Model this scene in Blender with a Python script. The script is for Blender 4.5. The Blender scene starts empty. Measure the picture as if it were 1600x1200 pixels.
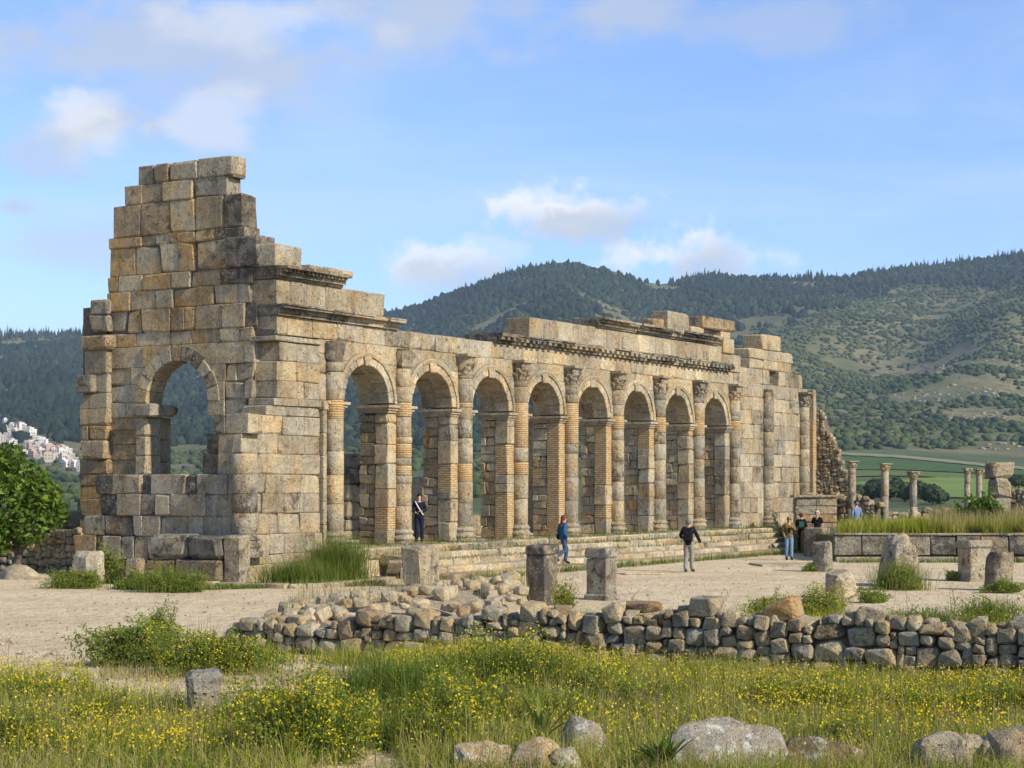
import bpy, bmesh, math, random
import numpy as np
from mathutils import Vector, Matrix, noise as mnoise

random.seed(7); rng = np.random.default_rng(7)
SC = bpy.context.scene
COL = SC.collection

# ------------------------------------------------------------------ camera, sky, sun, exposure
F, CX, HY, CH = 2818.0, 800.0, 757.0, 2.9          # focal length in photo pixels, centre, eye-level row, eye height
cam = bpy.data.cameras.new('camera'); cam.sensor_width = 36.0
cam.lens = 36.0 * F / 1600.0; cam.shift_y = (HY - 600.0) / 1600.0
cam.clip_start = 0.5; cam.clip_end = 30000
camo = bpy.data.objects.new('camera', cam); COL.objects.link(camo)
camo.location = (0, 0, CH); camo.rotation_euler = (math.radians(90), 0, 0)
SC.camera = camo

SUN_EL = math.radians(33); SUN_H = Vector((0.80, -0.60)).normalized()
SUN_DIR = Vector((SUN_H.x * math.cos(SUN_EL), SUN_H.y * math.cos(SUN_EL), math.sin(SUN_EL)))
EXPOSURE = 0.74
sl = bpy.data.lights.new('sun', 'SUN'); sl.energy = 3.5; sl.angle = math.radians(2.0); sl.color = (1.0, 0.905, 0.745)
so = bpy.data.objects.new('sun', sl); COL.objects.link(so); so.location = (60, -20, 60)
so.rotation_euler = (-SUN_DIR).to_track_quat('-Z', 'Y').to_euler()

W = bpy.data.worlds.new('World'); SC.world = W; W.use_nodes = True
def build_world():
    nt = W.node_tree; N = nt.nodes; L = nt.links; N.clear()
    out = N.new('ShaderNodeOutputWorld')
    sky = N.new('ShaderNodeTexSky'); sky.sky_type = 'NISHITA'; sky.sun_disc = False
    sky.sun_elevation = SUN_EL; sky.sun_rotation = math.atan2(SUN_DIR.x, SUN_DIR.y)
    sky.altitude = 1200; sky.air_density = 1.0; sky.dust_density = 0.5; sky.ozone_density = 1.8
    bg = N.new('ShaderNodeBackground'); bg.inputs['Strength'].default_value = 0.15
    L.new(sky.outputs[0], bg.inputs['Color'])
    tc = N.new('ShaderNodeTexCoord'); sep = N.new('ShaderNodeSeparateXYZ'); L.new(tc.outputs['Generated'], sep.inputs[0])
    def math_(op, a, b=None, clamp=False):
        n = N.new('ShaderNodeMath'); n.operation = op; n.use_clamp = clamp
        for i, x in enumerate((a, b)):
            if x is None: continue
            if isinstance(x, (int, float)): n.inputs[i].default_value = x
            else: L.new(x, n.inputs[i])
        return n.outputs[0]
    def mapr(v, a, b, c=0.0, d=1.0):
        n = N.new('ShaderNodeMapRange'); n.interpolation_type = 'SMOOTHSTEP'
        L.new(v, n.inputs[0]); n.inputs[1].default_value = a; n.inputs[2].default_value = b
        n.inputs[3].default_value = c; n.inputs[4].default_value = d; return n.outputs[0]
    def noise_(vec, scale, detail, rough, sc=(1, 1, 1), dist=0.0):
        m = N.new('ShaderNodeMapping'); m.inputs['Scale'].default_value = sc; L.new(vec, m.inputs[0])
        n = N.new('ShaderNodeTexNoise'); n.inputs['Scale'].default_value = scale; n.inputs['Detail'].default_value = detail
        n.inputs['Roughness'].default_value = rough; n.inputs['Distortion'].default_value = dist
        L.new(m.outputs[0], n.inputs['Vector']); return n
    gen = tc.outputs['Generated']
    # thin high cloud, streaked, over the whole sky
    n1 = noise_(gen, 2.2, 7, 0.62, (1.0, 1.0, 5.0), 0.6)
    n1b = noise_(gen, 0.9, 3, 0.5, (1.0, 1.0, 3.0))
    veil = math_('MULTIPLY', mapr(n1.outputs[0], 0.42, 0.72), mapr(n1b.outputs[0], 0.35, 0.6))
    veil = math_('ADD', math_('MULTIPLY', veil, 0.45), mapr(sep.outputs['Z'], 0.17, 0.0, 0.02, 0.34))
    # cumulus heaps: soft ellipses in the sky broken up by noise; (px, py, rx, ry, strength)
    yy = math_('MAXIMUM', sep.outputs['Y'], 0.05)
    sx = math_('DIVIDE', sep.outputs['X'], yy); sz = math_('DIVIDE', sep.outputs['Z'], yy)
    cmb = N.new('ShaderNodeCombineXYZ'); L.new(sx, cmb.inputs[0]); L.new(sz, cmb.inputs[1])
    nz = noise_(cmb.outputs[0], 30.0, 6, 0.6)
    nzb = noise_(cmb.outputs[0], 11.0, 7, 0.6, (1, 1.5, 1))
    heaps = [(868, 333, 150, 60, 0.95), (690, 412, 125, 48, 0.8), (1040, 402, 115, 56, 0.95), (760, 385, 120, 32, 0.3),
             (1150, 405, 120, 34, 0.45)]
    greys = [(150, 195, 170, 100, 0.9), (310, 195, 110, 70, 0.6), (230, 65, 480, 130, 0.75), (60, 245, 150, 60, 0.6), (20, 322, 50, 22, 0.7),
             (640, 10, 420, 100, 0.7), (1250, 40, 260, 60, 0.4), (120, 380, 160, 50, 0.45), (960, 20, 150, 75, 0.65), (300, 130, 360, 100, 0.5)]
    def blob(b, k, nn=None):
        cxb, cyb, rx, ry, st = b
        m = N.new('ShaderNodeMapping'); m.vector_type = 'TEXTURE'
        m.inputs['Location'].default_value = ((cxb - CX) / F, (HY - cyb) / F, 0)
        m.inputs['Scale'].default_value = (rx / F, ry / F, 1); L.new(cmb.outputs[0], m.inputs[0])
        ln = N.new('ShaderNodeVectorMath'); ln.operation = 'LENGTH'; L.new(m.outputs[0], ln.inputs[0])
        d = math_('SUBTRACT', 1.0, ln.outputs['Value'])
        d = math_('ADD', d, math_('MULTIPLY', math_('SUBTRACT', (nn or nz).outputs[0], 0.52), k))
        return math_('MULTIPLY', mapr(d, 0.0, 0.75), st)
    hs = 0.0
    for b in heaps:
        x = blob(b, 3.2); hs = x if hs == 0.0 else math_('MAXIMUM', hs, x)
    gs = 0.0
    for b in greys:
        x = blob(b, 3.4, nzb); gs = x if gs == 0.0 else math_('MAXIMUM', gs, x)
    for b in ((120, 172, 120, 62, 0.55), (322, 190, 100, 60, 0.35), (165, 215, 90, 60, 0.4), (420, 30, 260, 60, 0.3)):
        hs = math_('MAXIMUM', hs, blob(b, 3.6, nzb))
    front = mapr(sep.outputs['Y'], 0.1, 0.3)
    hs = math_('MULTIPLY', hs, front); gs = math_('MULTIPLY', gs, front)
    def bgc(col, st):
        b = N.new('ShaderNodeBackground'); b.inputs['Color'].default_value = (*col, 1); b.inputs['Strength'].default_value = st; return b
    def mix(f, a, b):
        m = N.new('ShaderNodeMixShader'); L.new(f, m.inputs[0]); L.new(a.outputs[0], m.inputs[1]); L.new(b.outputs[0], m.inputs[2]); return m
    bgt = N.new('ShaderNodeMix'); bgt.data_type = 'RGBA'; bgt.blend_type = 'MULTIPLY'; bgt.inputs[0].default_value = 1.0
    L.new(sky.outputs[0], bgt.inputs[6]); bgt.inputs[7].default_value = (0.58, 0.67, 0.86, 1); L.new(bgt.outputs[2], bg.inputs['Color'])
    s = mix(veil, bg, bgc((0.58, 0.71, 0.90), 0.72))
    s = mix(gs, s, bgc((0.56, 0.61, 0.71), 0.64))
    low = [(895, 352, 160, 42, 0.7), (720, 432, 130, 40, 0.55), (1090, 418, 130, 44, 0.6)]
    ls = 0.0
    for b in low:
        x = blob(b, 2.6); ls = x if ls == 0.0 else math_('MAXIMUM', ls, x)
    s = mix(hs, s, bgc((0.86, 0.86, 0.87), 0.74))
    s = mix(math_('MULTIPLY', ls, front), s, bgc((0.52, 0.60, 0.73), 0.60))
    L.new(s.outputs[0], out.inputs['Surface'])
build_world()
SC.view_settings.view_transform = 'Standard'; SC.view_settings.look = 'None'
SC.view_settings.exposure = EXPOSURE; SC.view_settings.gamma = 1.0
try: SC.view_settings.use_curve_mapping = False
except Exception: pass
SC.render.engine = 'CYCLES'
SC.cycles.max_bounces = 5; SC.cycles.diffuse_bounces = 3; SC.cycles.glossy_bounces = 2; SC.cycles.transmission_bounces = 3
SC.cycles.transparent_max_bounces = 6; SC.cycles.volume_bounces = 0; SC.cycles.use_denoising = True

# ------------------------------------------------------------------ materials
def M_new(name):
    m = bpy.data.materials.new(name); m.use_nodes = True; nt = m.node_tree; nt.nodes.clear()
    o = nt.nodes.new('ShaderNodeOutputMaterial'); b = nt.nodes.new('ShaderNodeBsdfPrincipled')
    b.inputs['Roughness'].default_value = 0.9; b.inputs['Specular IOR Level'].default_value = 0.15
    nt.links.new(b.outputs[0], o.inputs['Surface']); return m, nt, b, o
class G:
    """small node-graph helper"""
    def __init__(s, nt): s.nt = nt; s.N = nt.nodes; s.L = nt.links
    def put(s, x, sock):
        if hasattr(x, 'is_linked') or hasattr(x, 'links'): s.L.new(x, sock)
        elif isinstance(x, (tuple, list)): sock.default_value = (*x, 1) if len(x) == 3 and len(sock.default_value) == 4 else x
        else: sock.default_value = x
    def math(s, op, a, b=0.0, clamp=False):
        n = s.N.new('ShaderNodeMath'); n.operation = op; n.use_clamp = clamp; s.put(a, n.inputs[0]); s.put(b, n.inputs[1]); return n.outputs[0]
    def mapr(s, v, a, b, c=0.0, d=1.0, smooth=True):
        n = s.N.new('ShaderNodeMapRange'); n.interpolation_type = 'SMOOTHSTEP' if smooth else 'LINEAR'
        s.put(v, n.inputs[0])
        for i, x in enumerate((a, b, c, d)): s.put(x, n.inputs[i + 1])
        return n.outputs[0]
    def mix(s, f, a, b, mode='MIX'):
        n = s.N.new('ShaderNodeMix'); n.data_type = 'RGBA'; n.blend_type = mode
        s.put(f, n.inputs[0]); s.put(a, n.inputs[6]); s.put(b, n.inputs[7]); return n.outputs[2]
    def pos(s): return s.N.new('ShaderNodeNewGeometry').outputs['Position']
    def island(s): return s.N.new('ShaderNodeNewGeometry').outputs['Random Per Island']
    def objc(s): return s.N.new('ShaderNodeTexCoord').outputs['Object']
    def info(s): return s.N.new('ShaderNodeObjectInfo')
    def mapping(s, v, sc=(1, 1, 1), loc=(0, 0, 0)):
        n = s.N.new('ShaderNodeMapping'); s.L.new(v, n.inputs[0]); n.inputs['Scale'].default_value = sc; n.inputs['Location'].default_value = loc
        return n.outputs[0]
    def noise(s, v, scale, detail=4, rough=0.55, dist=0.0):
        n = s.N.new('ShaderNodeTexNoise'); s.L.new(v, n.inputs['Vector'])
        n.inputs['Scale'].default_value = scale; n.inputs['Detail'].default_value = detail; n.inputs['Roughness'].default_value = rough
        n.inputs['Distortion'].default_value = dist; return n.outputs[0]
    def voronoi(s, v, scale, feat='F1', out='Distance', rand=1.0):
        n = s.N.new('ShaderNodeTexVoronoi'); n.feature = feat; s.L.new(v, n.inputs['Vector']); n.inputs['Scale'].default_value = scale
        n.inputs['Randomness'].default_value = rand; return n.outputs[out]
    def ramp(s, v, stops):
        n = s.N.new('ShaderNodeValToRGB'); s.put(v, n.inputs[0]); e = n.color_ramp.elements
        while len(e) < len(stops): e.new(0.5)
        for i, (p, c) in enumerate(stops): e[i].position = p; e[i].color = (*c, 1)
        return n.outputs[0]
    def bump(s, h, strength, dist, normal=None):
        n = s.N.new('ShaderNodeBump'); n.inputs['Strength'].default_value = strength; n.inputs['Distance'].default_value = dist
        s.put(h, n.inputs['Height'])
        if normal is not None: s.L.new(normal, n.inputs['Normal'])
        return n.outputs[0]

def mat_stone(name, grain=1.0, lichen=0.5, bump=1.0, ochre=0.5, avg=(0.385, 0.335, 0.245)):
    """limestone: object colour is the stone's own colour, its alpha how weathered (lichen, black crust) the stone is"""
    m, nt, b, o = M_new(name); g = G(nt); P = g.pos(); inf = g.info()
    base = inf.outputs['Color']; grime = inf.outputs['Alpha']; rnd = inf.outputs['Random']
    nA = g.noise(P, 1.3 * grain, 5, 0.6); nB = g.noise(P, 6.0 * grain, 6, 0.65); nC = g.noise(P, 28.0 * grain, 4, 0.6)
    base = g.mix(g.math('MULTIPLY', g.mapr(g.noise(P, 1.7, 6, 0.7, 0.6), 0.40, 0.62, 0.10, 0.68), g.mapr(grime, 0.45, 0.95, 1.0, 0.15)), base, avg)
    nO = g.noise(P, 0.75, 6, 0.68, 0.5)
    c = g.mix(g.mapr(nA, 0.40, 0.66), base, g.mix(1.0, base, (1.06, 0.93, 0.76), 'MULTIPLY'))
    c = g.mix(g.mapr(nO, 0.56, 0.74, 0.0, ochre), c, (0.43, 0.235, 0.075))
    c = g.mix(g.mapr(nB, 0.36, 0.66, 0.0, 0.9), c, g.mix(1.0, c, (1.42, 1.38, 1.28), 'MULTIPLY'))
    c = g.mix(g.mapr(nC, 0.42, 0.68, 0.0, 0.65), c, g.mix(1.0, c, (0.55, 0.52, 0.49), 'MULTIPLY'))
    pits = g.mapr(g.voronoi(P, 11.0 * grain), 0.10, 0.34)
    pg = g.math('MULTIPLY', g.math('SUBTRACT', 1.0, pits), g.mapr(g.noise(P, 3.1 * grain, 4, 0.6), 0.46, 0.60))
    c = g.mix(g.math('MULTIPLY', pg, 0.75), c, g.mix(1.0, c, (0.36, 0.33, 0.29), 'MULTIPLY'))
    # rain streaks, long in z
    st = g.noise(g.mapping(P, (3.2, 3.2, 0.40)), 1.0, 5, 0.68, 0.3)
    c = g.mix(g.math('MULTIPLY', g.mapr(st, 0.50, 0.72), g.math('ADD', g.math('MULTIPLY', grime, 0.75), 0.15)), c, (0.10, 0.090, 0.072))
    nL = g.noise(P, 0.55, 5, 0.62); c = g.mix(1.0, c, g.ramp(nL, [(0.30, (0.62, 0.60, 0.57)), (0.52, (0.95, 0.95, 0.94)), (0.70, (1.15, 1.13, 1.08))]), 'MULTIPLY')
    # dark crust in patches
    nD = g.noise(P, 2.6, 6, 0.72, 0.4)
    lo = g.math('SUBTRACT', 0.72, g.math('MULTIPLY', grime, 0.32)); hi = g.math('ADD', lo, 0.16)
    c = g.mix(g.math('MULTIPLY', g.mapr(nD, lo, hi), 0.88), c, (0.070, 0.064, 0.054))
    # pale lichen spots on the weathered stones
    vs = g.voronoi(g.mix(0.12, P, g.N.new('ShaderNodeTexNoise').outputs['Color'], 'ADD'), 8.0 * grain)
    sp = g.math('MULTIPLY', g.mapr(vs, 0.34, 0.18), g.mapr(g.noise(P, 1.9 * grain ** .5, 3), 0.50 - .16 * (lichen > 1), 0.62 - .16 * (lichen > 1)))
    if lichen > 1: sp = g.mapr(g.noise(P, 7.0, 7, 0.72), 0.52, 0.62)
    c = g.mix(g.math('MULTIPLY', sp, g.math('MULTIPLY', grime, lichen)), c, (0.60, 0.57, 0.48))
    # one stone lighter, one darker
    v = g.mapr(rnd, 0, 1, 0.86, 1.12, False)
    hsv = g.N.new('ShaderNodeHueSaturation'); g.put(v, hsv.inputs['Value']); g.put(c, hsv.inputs['Color'])
    g.L.new(hsv.outputs[0], b.inputs['Base Color'])
    h = g.math('ADD', g.math('MULTIPLY', nB, 0.9), g.math('MULTIPLY', nC, 0.4))
    h = g.math('ADD', h, g.math('MULTIPLY', pg, -0.55))
    g.L.new(g.bump(h, 1.0 * bump, 0.10 / grain), b.inputs['Normal'])
    b.inputs['Roughness'].default_value = 0.93
    return m

def mat_brick():
    m, nt, b, o = M_new('old_brick'); g = G(nt); oc = g.objc(); inf = g.info()
    sep = g.N.new('ShaderNodeSeparateXYZ'); g.L.new(oc, sep.inputs[0])
    cmb = g.N.new('ShaderNodeCombineXYZ'); g.put(g.math('ADD', sep.outputs[0], sep.outputs[1]), cmb.inputs[0]); g.put(sep.outputs[2], cmb.inputs[1])
    wob = g.noise(g.pos(), 2.5, 2); vv = g.N.new('ShaderNodeVectorMath'); vv.operation = 'ADD'; g.L.new(cmb.outputs[0], vv.inputs[0])
    w2 = g.N.new('ShaderNodeCombineXYZ'); g.put(g.math('MULTIPLY', g.math('SUBTRACT', wob, 0.5), 0.05), w2.inputs[1]); g.L.new(w2.outputs[0], vv.inputs[1])
    br = g.N.new('ShaderNodeTexBrick'); g.L.new(vv.outputs[0], br.inputs['Vector']); br.inputs['Scale'].default_value = 1.0
    br.inputs['Brick Width'].default_value = 0.30; br.inputs['Row Height'].default_value = 0.078; br.inputs['Mortar Size'].default_value = 0.013
    br.inputs['Mortar Smooth'].default_value = 0.3; br.inputs['Bias'].default_value = 0.0
    br.inputs['Color1'].default_value = (0.47, 0.285, 0.105, 1); br.inputs['Color2'].default_value = (0.55, 0.395, 0.19, 1)
    br.inputs['Mortar'].default_value = (0.20, 0.15, 0.095, 1)
    n = g.noise(g.pos(), 4.0, 5, 0.65)
    c = g.mix(g.mapr(n, 0.45, 0.68, 0, 0.7), br.outputs['Color'], (0.46, 0.37, 0.24))
    c = g.mix(g.mapr(g.noise(g.pos(), 9, 4), 0.55, 0.75, 0, 0.6), c, (0.10, 0.075, 0.05))
    g.L.new(c, b.inputs['Base Color'])
    h = g.math('ADD', g.math('MULTIPLY', br.outputs['Fac'], -1.0), g.math('MULTIPLY', g.noise(g.pos(), 22, 3), 0.8))
    g.L.new(g.bump(h, 0.9, 0.03), b.inputs['Normal']); return m

def mat_simple(name, col, rough=0.85, var=0.25, scale=8.0, col2=None, bump=0.0):
    m, nt, b, o = M_new(name); g = G(nt); n = g.noise(g.pos(), scale, 4, 0.6)
    c2 = col2 or tuple(x * (1 - var) for x in col)
    g.L.new(g.mix(g.mapr(n, 0.35, 0.65), col, c2), b.inputs['Base Color']); b.inputs['Roughness'].default_value = rough
    if bump: g.L.new(g.bump(n, bump, 0.03), b.inputs['Normal'])
    return m

def mat_leaf(name, stops, trans=0.35, rough=0.6, per_obj=False):
    """plant matter: each leaf or blade (mesh island) takes its own colour, light passes through it"""
    m, nt, b, o = M_new(name); g = G(nt)
    r = g.island()
    v = g.math('ADD', g.math('MULTIPLY', r, 0.72), g.mapr(g.noise(g.pos(), 0.8, 3), 0.3, 0.7, 0.0, 0.28))
    c = g.ramp(v, stops); g.L.new(c, b.inputs['Base Color']); b.inputs['Roughness'].default_value = rough
    t = g.N.new('ShaderNodeBsdfTranslucent'); g.L.new(c, t.inputs['Color'])
    mx = g.N.new('ShaderNodeMixShader'); mx.inputs[0].default_value = trans
    g.L.new(b.outputs[0], mx.inputs[1]); g.L.new(t.outputs[0], mx.inputs[2]); g.L.new(mx.outputs[0], o.inputs['Surface'])
    return m

STONE = mat_stone('weathered_limestone'); RUBBLE = mat_stone('rubble_limestone', 2.2, 0.6, 1.2, 0.3); BOULDER = mat_stone('lichen_boulder', 3.2, 1.8, 1.3, 0.5)
BRICK = mat_brick(); MORTAR = mat_simple('earth_mortar', (0.16, 0.125, 0.085), 0.95, 0.4, 12.0)

# stone colours (linear albedo) with weathering in alpha
def tint(k):
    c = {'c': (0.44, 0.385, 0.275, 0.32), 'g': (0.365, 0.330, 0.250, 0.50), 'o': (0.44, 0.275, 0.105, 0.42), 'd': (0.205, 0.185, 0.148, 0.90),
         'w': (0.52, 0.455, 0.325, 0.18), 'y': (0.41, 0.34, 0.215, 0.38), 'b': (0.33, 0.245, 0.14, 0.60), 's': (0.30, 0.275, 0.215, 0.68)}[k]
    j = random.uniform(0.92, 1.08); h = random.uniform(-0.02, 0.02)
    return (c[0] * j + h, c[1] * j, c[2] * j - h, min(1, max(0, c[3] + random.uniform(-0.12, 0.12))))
# ------------------------------------------------------------------ mesh helpers
def link(name, me, mat=None, parent=None, color=None, loc=None, rot=None, scale=None):
    o = bpy.data.objects.new(name, me); COL.objects.link(o)
    if mat is not None and me is not None and len(me.materials) == 0: me.materials.append(mat)
    if parent is not None: o.parent = parent
    if color is not None: o.color = color
    if loc is not None: o.location = loc
    if rot is not None: o.rotation_euler = rot
    if scale is not None: o.scale = scale
    return o
def mesh(name, verts, faces, smooth=False):
    me = bpy.data.meshes.new(name); me.from_pydata([tuple(v) for v in verts], [], [tuple(f) for f in faces])
    if smooth: me.polygons.foreach_set('use_smooth', [True] * len(me.polygons))
    me.update(); return me
def big_mesh(name, V, Fq, smooth=False):
    """V (n,3), Fq (m,k) arrays -> mesh, fast"""
    V = np.asarray(V, dtype=np.float32); Fq = np.asarray(Fq, dtype=np.int32); k = Fq.shape[1]
    me = bpy.data.meshes.new(name); me.vertices.add(len(V)); me.vertices.foreach_set('co', V.ravel())
    me.loops.add(Fq.size); me.loops.foreach_set('vertex_index', Fq.ravel())
    me.polygons.add(len(Fq)); me.polygons.foreach_set('loop_start', np.arange(0, Fq.size, k, dtype=np.int32))
    try: me.polygons.foreach_set('loop_total', np.full(len(Fq), k, dtype=np.int32))
    except Exception: pass
    if smooth: me.polygons.foreach_set('use_smooth', np.ones(len(Fq), dtype=bool))
    me.update(calc_edges=True); me.validate(); return me
def tag(o, label=None, cat=None, group=None, kind=None):
    if label: o['label'] = label
    if cat: o['category'] = cat
    if group: o['group'] = group
    if kind: o['kind'] = kind
    return o
def empty(name, loc=(0, 0, 0), rz=0.0, parent=None):
    o = bpy.data.objects.new(name, None); COL.objects.link(o); o.location = loc; o.rotation_euler = (0, 0, rz)
    o.empty_display_size = 0.2
    if parent: o.parent = parent
    return o

# chamfered, slightly irregular block; topology made once (24 verts, 26 faces)
def _cb_topology():
    idx = {}; k = 0
    for c in range(8):
        for a in range(3): idx[(c, a)] = k; k += 1
    def cid(sx, sy, sz): return (sx > 0) * 4 + (sy > 0) * 2 + (sz > 0)
    fs = []
    for a in range(3):
        for s in (-1, 1):
            o = [x for x in range(3) if x != a]; ring = []
            for p, q in ((-1, -1), (1, -1), (1, 1), (-1, 1)):
                sg = [0, 0, 0]; sg[a] = s; sg[o[0]] = p; sg[o[1]] = q; ring.append(idx[(cid(*sg), a)])
            fs.append(ring)
    for a in range(3):
        o = [x for x in range(3) if x != a]
        for p in (-1, 1):
            for q in (-1, 1):
                s0 = [0, 0, 0]; s0[o[0]] = p; s0[o[1]] = q; s1 = list(s0); s0[a] = -1; s1[a] = 1
                fs.append([idx[(cid(*s0), o[0])], idx[(cid(*s1), o[0])], idx[(cid(*s1), o[1])], idx[(cid(*s0), o[1])]])
    for c in range(8): fs.append([idx[(c, 0)], idx[(c, 1)], idx[(c, 2)]])
    return fs
_CB = None
def cb_mesh(dx, dy, dz, r=0.02, jit=0.012, chip=0.12):
    """block of size dx,dy,dz centred on the origin"""
    global _CB
    h = (dx / 2, dy / 2, dz / 2); V = []
    lim = 0.42 * min(h)
    for c in range(8):
        s = (1 if c & 4 else -1, 1 if c & 2 else -1, 1 if c & 1 else -1)
        rr = r * random.uniform(0.6, 1.5)
        if random.random() < chip: rr = r * random.uniform(2.5, 5.0)
        rr = min(rr, lim); j = [random.uniform(-jit, jit) for _ in range(3)]
        for a in range(3):
            V.append([s[i] * (h[i] if i == a else h[i] - rr) + j[i] for i in range(3)])
    if _CB is None:
        fs = _cb_topology(); tmp = []
        for f in fs:                                   # orient outward
            p = [Vector(V[i]) for i in f]; n = (p[1] - p[0]).cross(p[2] - p[0]); ctr = sum(p, Vector()) / len(p)
            tmp.append(f if n.dot(ctr) > 0 else f[::-1])
        _CB = tmp
    return mesh('block', V, _CB)
def block(name, x0, x1, y0, y1, z0, z1, mat=None, parent=None, color=None, r=0.022, jit=0.010, chip=0.12, gap=0.004, rot=None):
    me = cb_mesh(max(0.03, x1 - x0 - gap), max(0.03, y1 - y0), max(0.03, z1 - z0 - gap), r, jit, chip)
    return link(name, me, mat or STONE, parent, color, ((x0 + x1) / 2, (y0 + y1) / 2, (z0 + z1) / 2), rot)
def prism_mesh(poly, y0, y1, r=0.015):
    """polygon in (x,z), extruded from y0 (front) to y1, front edge bevelled; origin at the polygon's centre"""
    n = len(poly); c = (sum(p[0] for p in poly) / n, sum(p[1] for p in poly) / n)
    area = sum(poly[i][0] * poly[(i + 1) % n][1] - poly[(i + 1) % n][0] * poly[i][1] for i in range(n))
    if area < 0: poly = poly[::-1]
    ins = []
    for i in range(n):
        a, b_, d = Vector(poly[i - 1]), Vector(poly[i]), Vector(poly[(i + 1) % n])
        e1 = (b_ - a); e2 = (d - b_)
        n1 = Vector((-e1.y, e1.x)); n2 = Vector((-e2.y, e2.x))
        if n1.length > 1e-6: n1.normalize()
        if n2.length > 1e-6: n2.normalize()
        m = n1 + n2
        if m.length < 1e-4: m = n1
        m.normalize(); ins.append(b_ + m * r)
    ym = (y0 + y1) / 2
    V = [(p[0] - c[0], y0 - ym, p[1] - c[1]) for p in ins] + [(p[0] - c[0], y0 + r - ym, p[1] - c[1]) for p in poly] + [(p[0] - c[0], y1 - ym, p[1] - c[1]) for p in poly]
    fs = [list(range(n)), list(range(3 * n - 1, 2 * n - 1, -1))]
    for k in (0, n):
        for i in range(n): j = (i + 1) % n; fs.append([k + j, k + i, k + n + i, k + n + j])
    return mesh('prism', V, fs), (c[0], ym, c[1])
def prism(name, poly, y0, y1, mat=None, parent=None, color=None, r=0.015):
    me, loc = prism_mesh(poly, y0, y1, r); return link(name, me, mat or STONE, parent, color, loc)
def lathe_vf(prof, n=20, jit=0.0, cap=True):
    V, Fc = [], []
    for (rr, z) in prof:
        for i in range(n):
            a = 2 * math.pi * i / n; q = rr * (1 + random.uniform(-jit, jit)); V.append((q * math.cos(a), q * math.sin(a), z))
    for k in range(len(prof) - 1):
        for i in range(n):
            j = (i + 1) % n; Fc.append((k * n + i, k * n + j, (k + 1) * n + j, (k + 1) * n + i))
    if cap:
        Fc.append(tuple(range(n - 1, -1, -1))); Fc.append(tuple((len(prof) - 1) * n + i for i in range(n)))
    return V, Fc
def boxes_vf(bs):
    V, Fc = [], []
    for (x0, x1, y0, y1, z0, z1) in bs:
        k = len(V); V += [(x, y, z) for x in (x0, x1) for y in (y0, y1) for z in (z0, z1)]
        Fc += [(k, k + 1, k + 3, k + 2), (k + 4, k + 6, k + 7, k + 5), (k, k + 4, k + 5, k + 1), (k + 2, k + 3, k + 7, k + 6), (k, k + 2, k + 6, k + 4), (k + 1, k + 5, k + 7, k + 3)]
    return V, Fc
def merge_vf(parts):
    V, Fc = [], []
    for v, f in parts:
        k = len(V); V += [tuple(p) for p in v]; Fc += [tuple(i + k for i in q) for q in f]
    return V, Fc
def ico(sub):
    bm = bmesh.new(); bmesh.ops.create_icosphere(bm, subdivisions=sub, radius=1.0)
    V = [v.co.copy() for v in bm.verts]; Fc = [[v.index for v in f.verts] for f in bm.faces]; bm.free(); return V, Fc
ICO = {k: ico(k) for k in (1, 2, 3, 4)}
def stone_mesh(sub=2, p=3.5, rough=0.22, freq=1.1, seed=0, flat=False, ncut=7, cut=.72):
    """a field stone: rounded box shape broken by noise and a few planar cuts, unit half-size"""
    rs = random.Random(seed); V, Fc = ICO[sub]; off = Vector((rs.uniform(-50, 50), rs.uniform(-50, 50), rs.uniform(-50, 50)))
    cuts = [(Vector((rs.gauss(0, 1), rs.gauss(0, 1), rs.gauss(0, 1))).normalized(), rs.uniform(cut, cut + .3)) for _ in range(ncut)]
    out = []
    for v in V:
        s = (abs(v.x) ** p + abs(v.y) ** p + abs(v.z) ** p) ** (-1.0 / p); q = v * s
        q = q * (1 + rough * mnoise.noise(q * freq + off) + rough * 0.4 * mnoise.noise(q * freq * 3 + off))
        for n, d in cuts:
            e = q.dot(n) - d
            if e > 0: q = q - n * e * 0.95
        out.append(q)
    return mesh('field_stone', out, Fc, not flat)

def rubble_mesh(seed):
    """a broken wall stone: hull of jittered box corners and a few bulges, edges lightly worn"""
    rs = random.Random(seed); bm = bmesh.new()
    for c in range(8):
        s_ = (1 if c & 4 else -1, 1 if c & 2 else -1, 1 if c & 1 else -1)
        k = 1 if rs.random() < .55 else 2
        for _ in range(k): bm.verts.new([s_[i] * rs.uniform(.50, .98) for i in range(3)])
    for a in range(3):
        for s_ in (-1, 1):
            p = [rs.uniform(-.35, .35) for _ in range(3)]; p[a] = s_ * rs.uniform(.95, 1.10); bm.verts.new(p)
    for _ in range(6):
        d = Vector((rs.gauss(0, 1), rs.gauss(0, 1), rs.gauss(0, 1))).normalized(); bm.verts.new(d * rs.uniform(.95, 1.12))
    r_ = bmesh.ops.convex_hull(bm, input=bm.verts[:])
    bmesh.ops.delete(bm, geom=[v for v in bm.verts if not v.link_faces], context='VERTS')
    bmesh.ops.dissolve_limit(bm, angle_limit=.22, verts=bm.verts[:], edges=bm.edges[:])
    bmesh.ops.bevel(bm, geom=bm.edges[:], offset=.10, segments=1, affect='EDGES', clamp_overlap=True)
    bmesh.ops.recalc_face_normals(bm, faces=bm.faces[:])
    me = bpy.data.meshes.new('field_stone'); bm.to_mesh(me); bm.free(); return me

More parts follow.
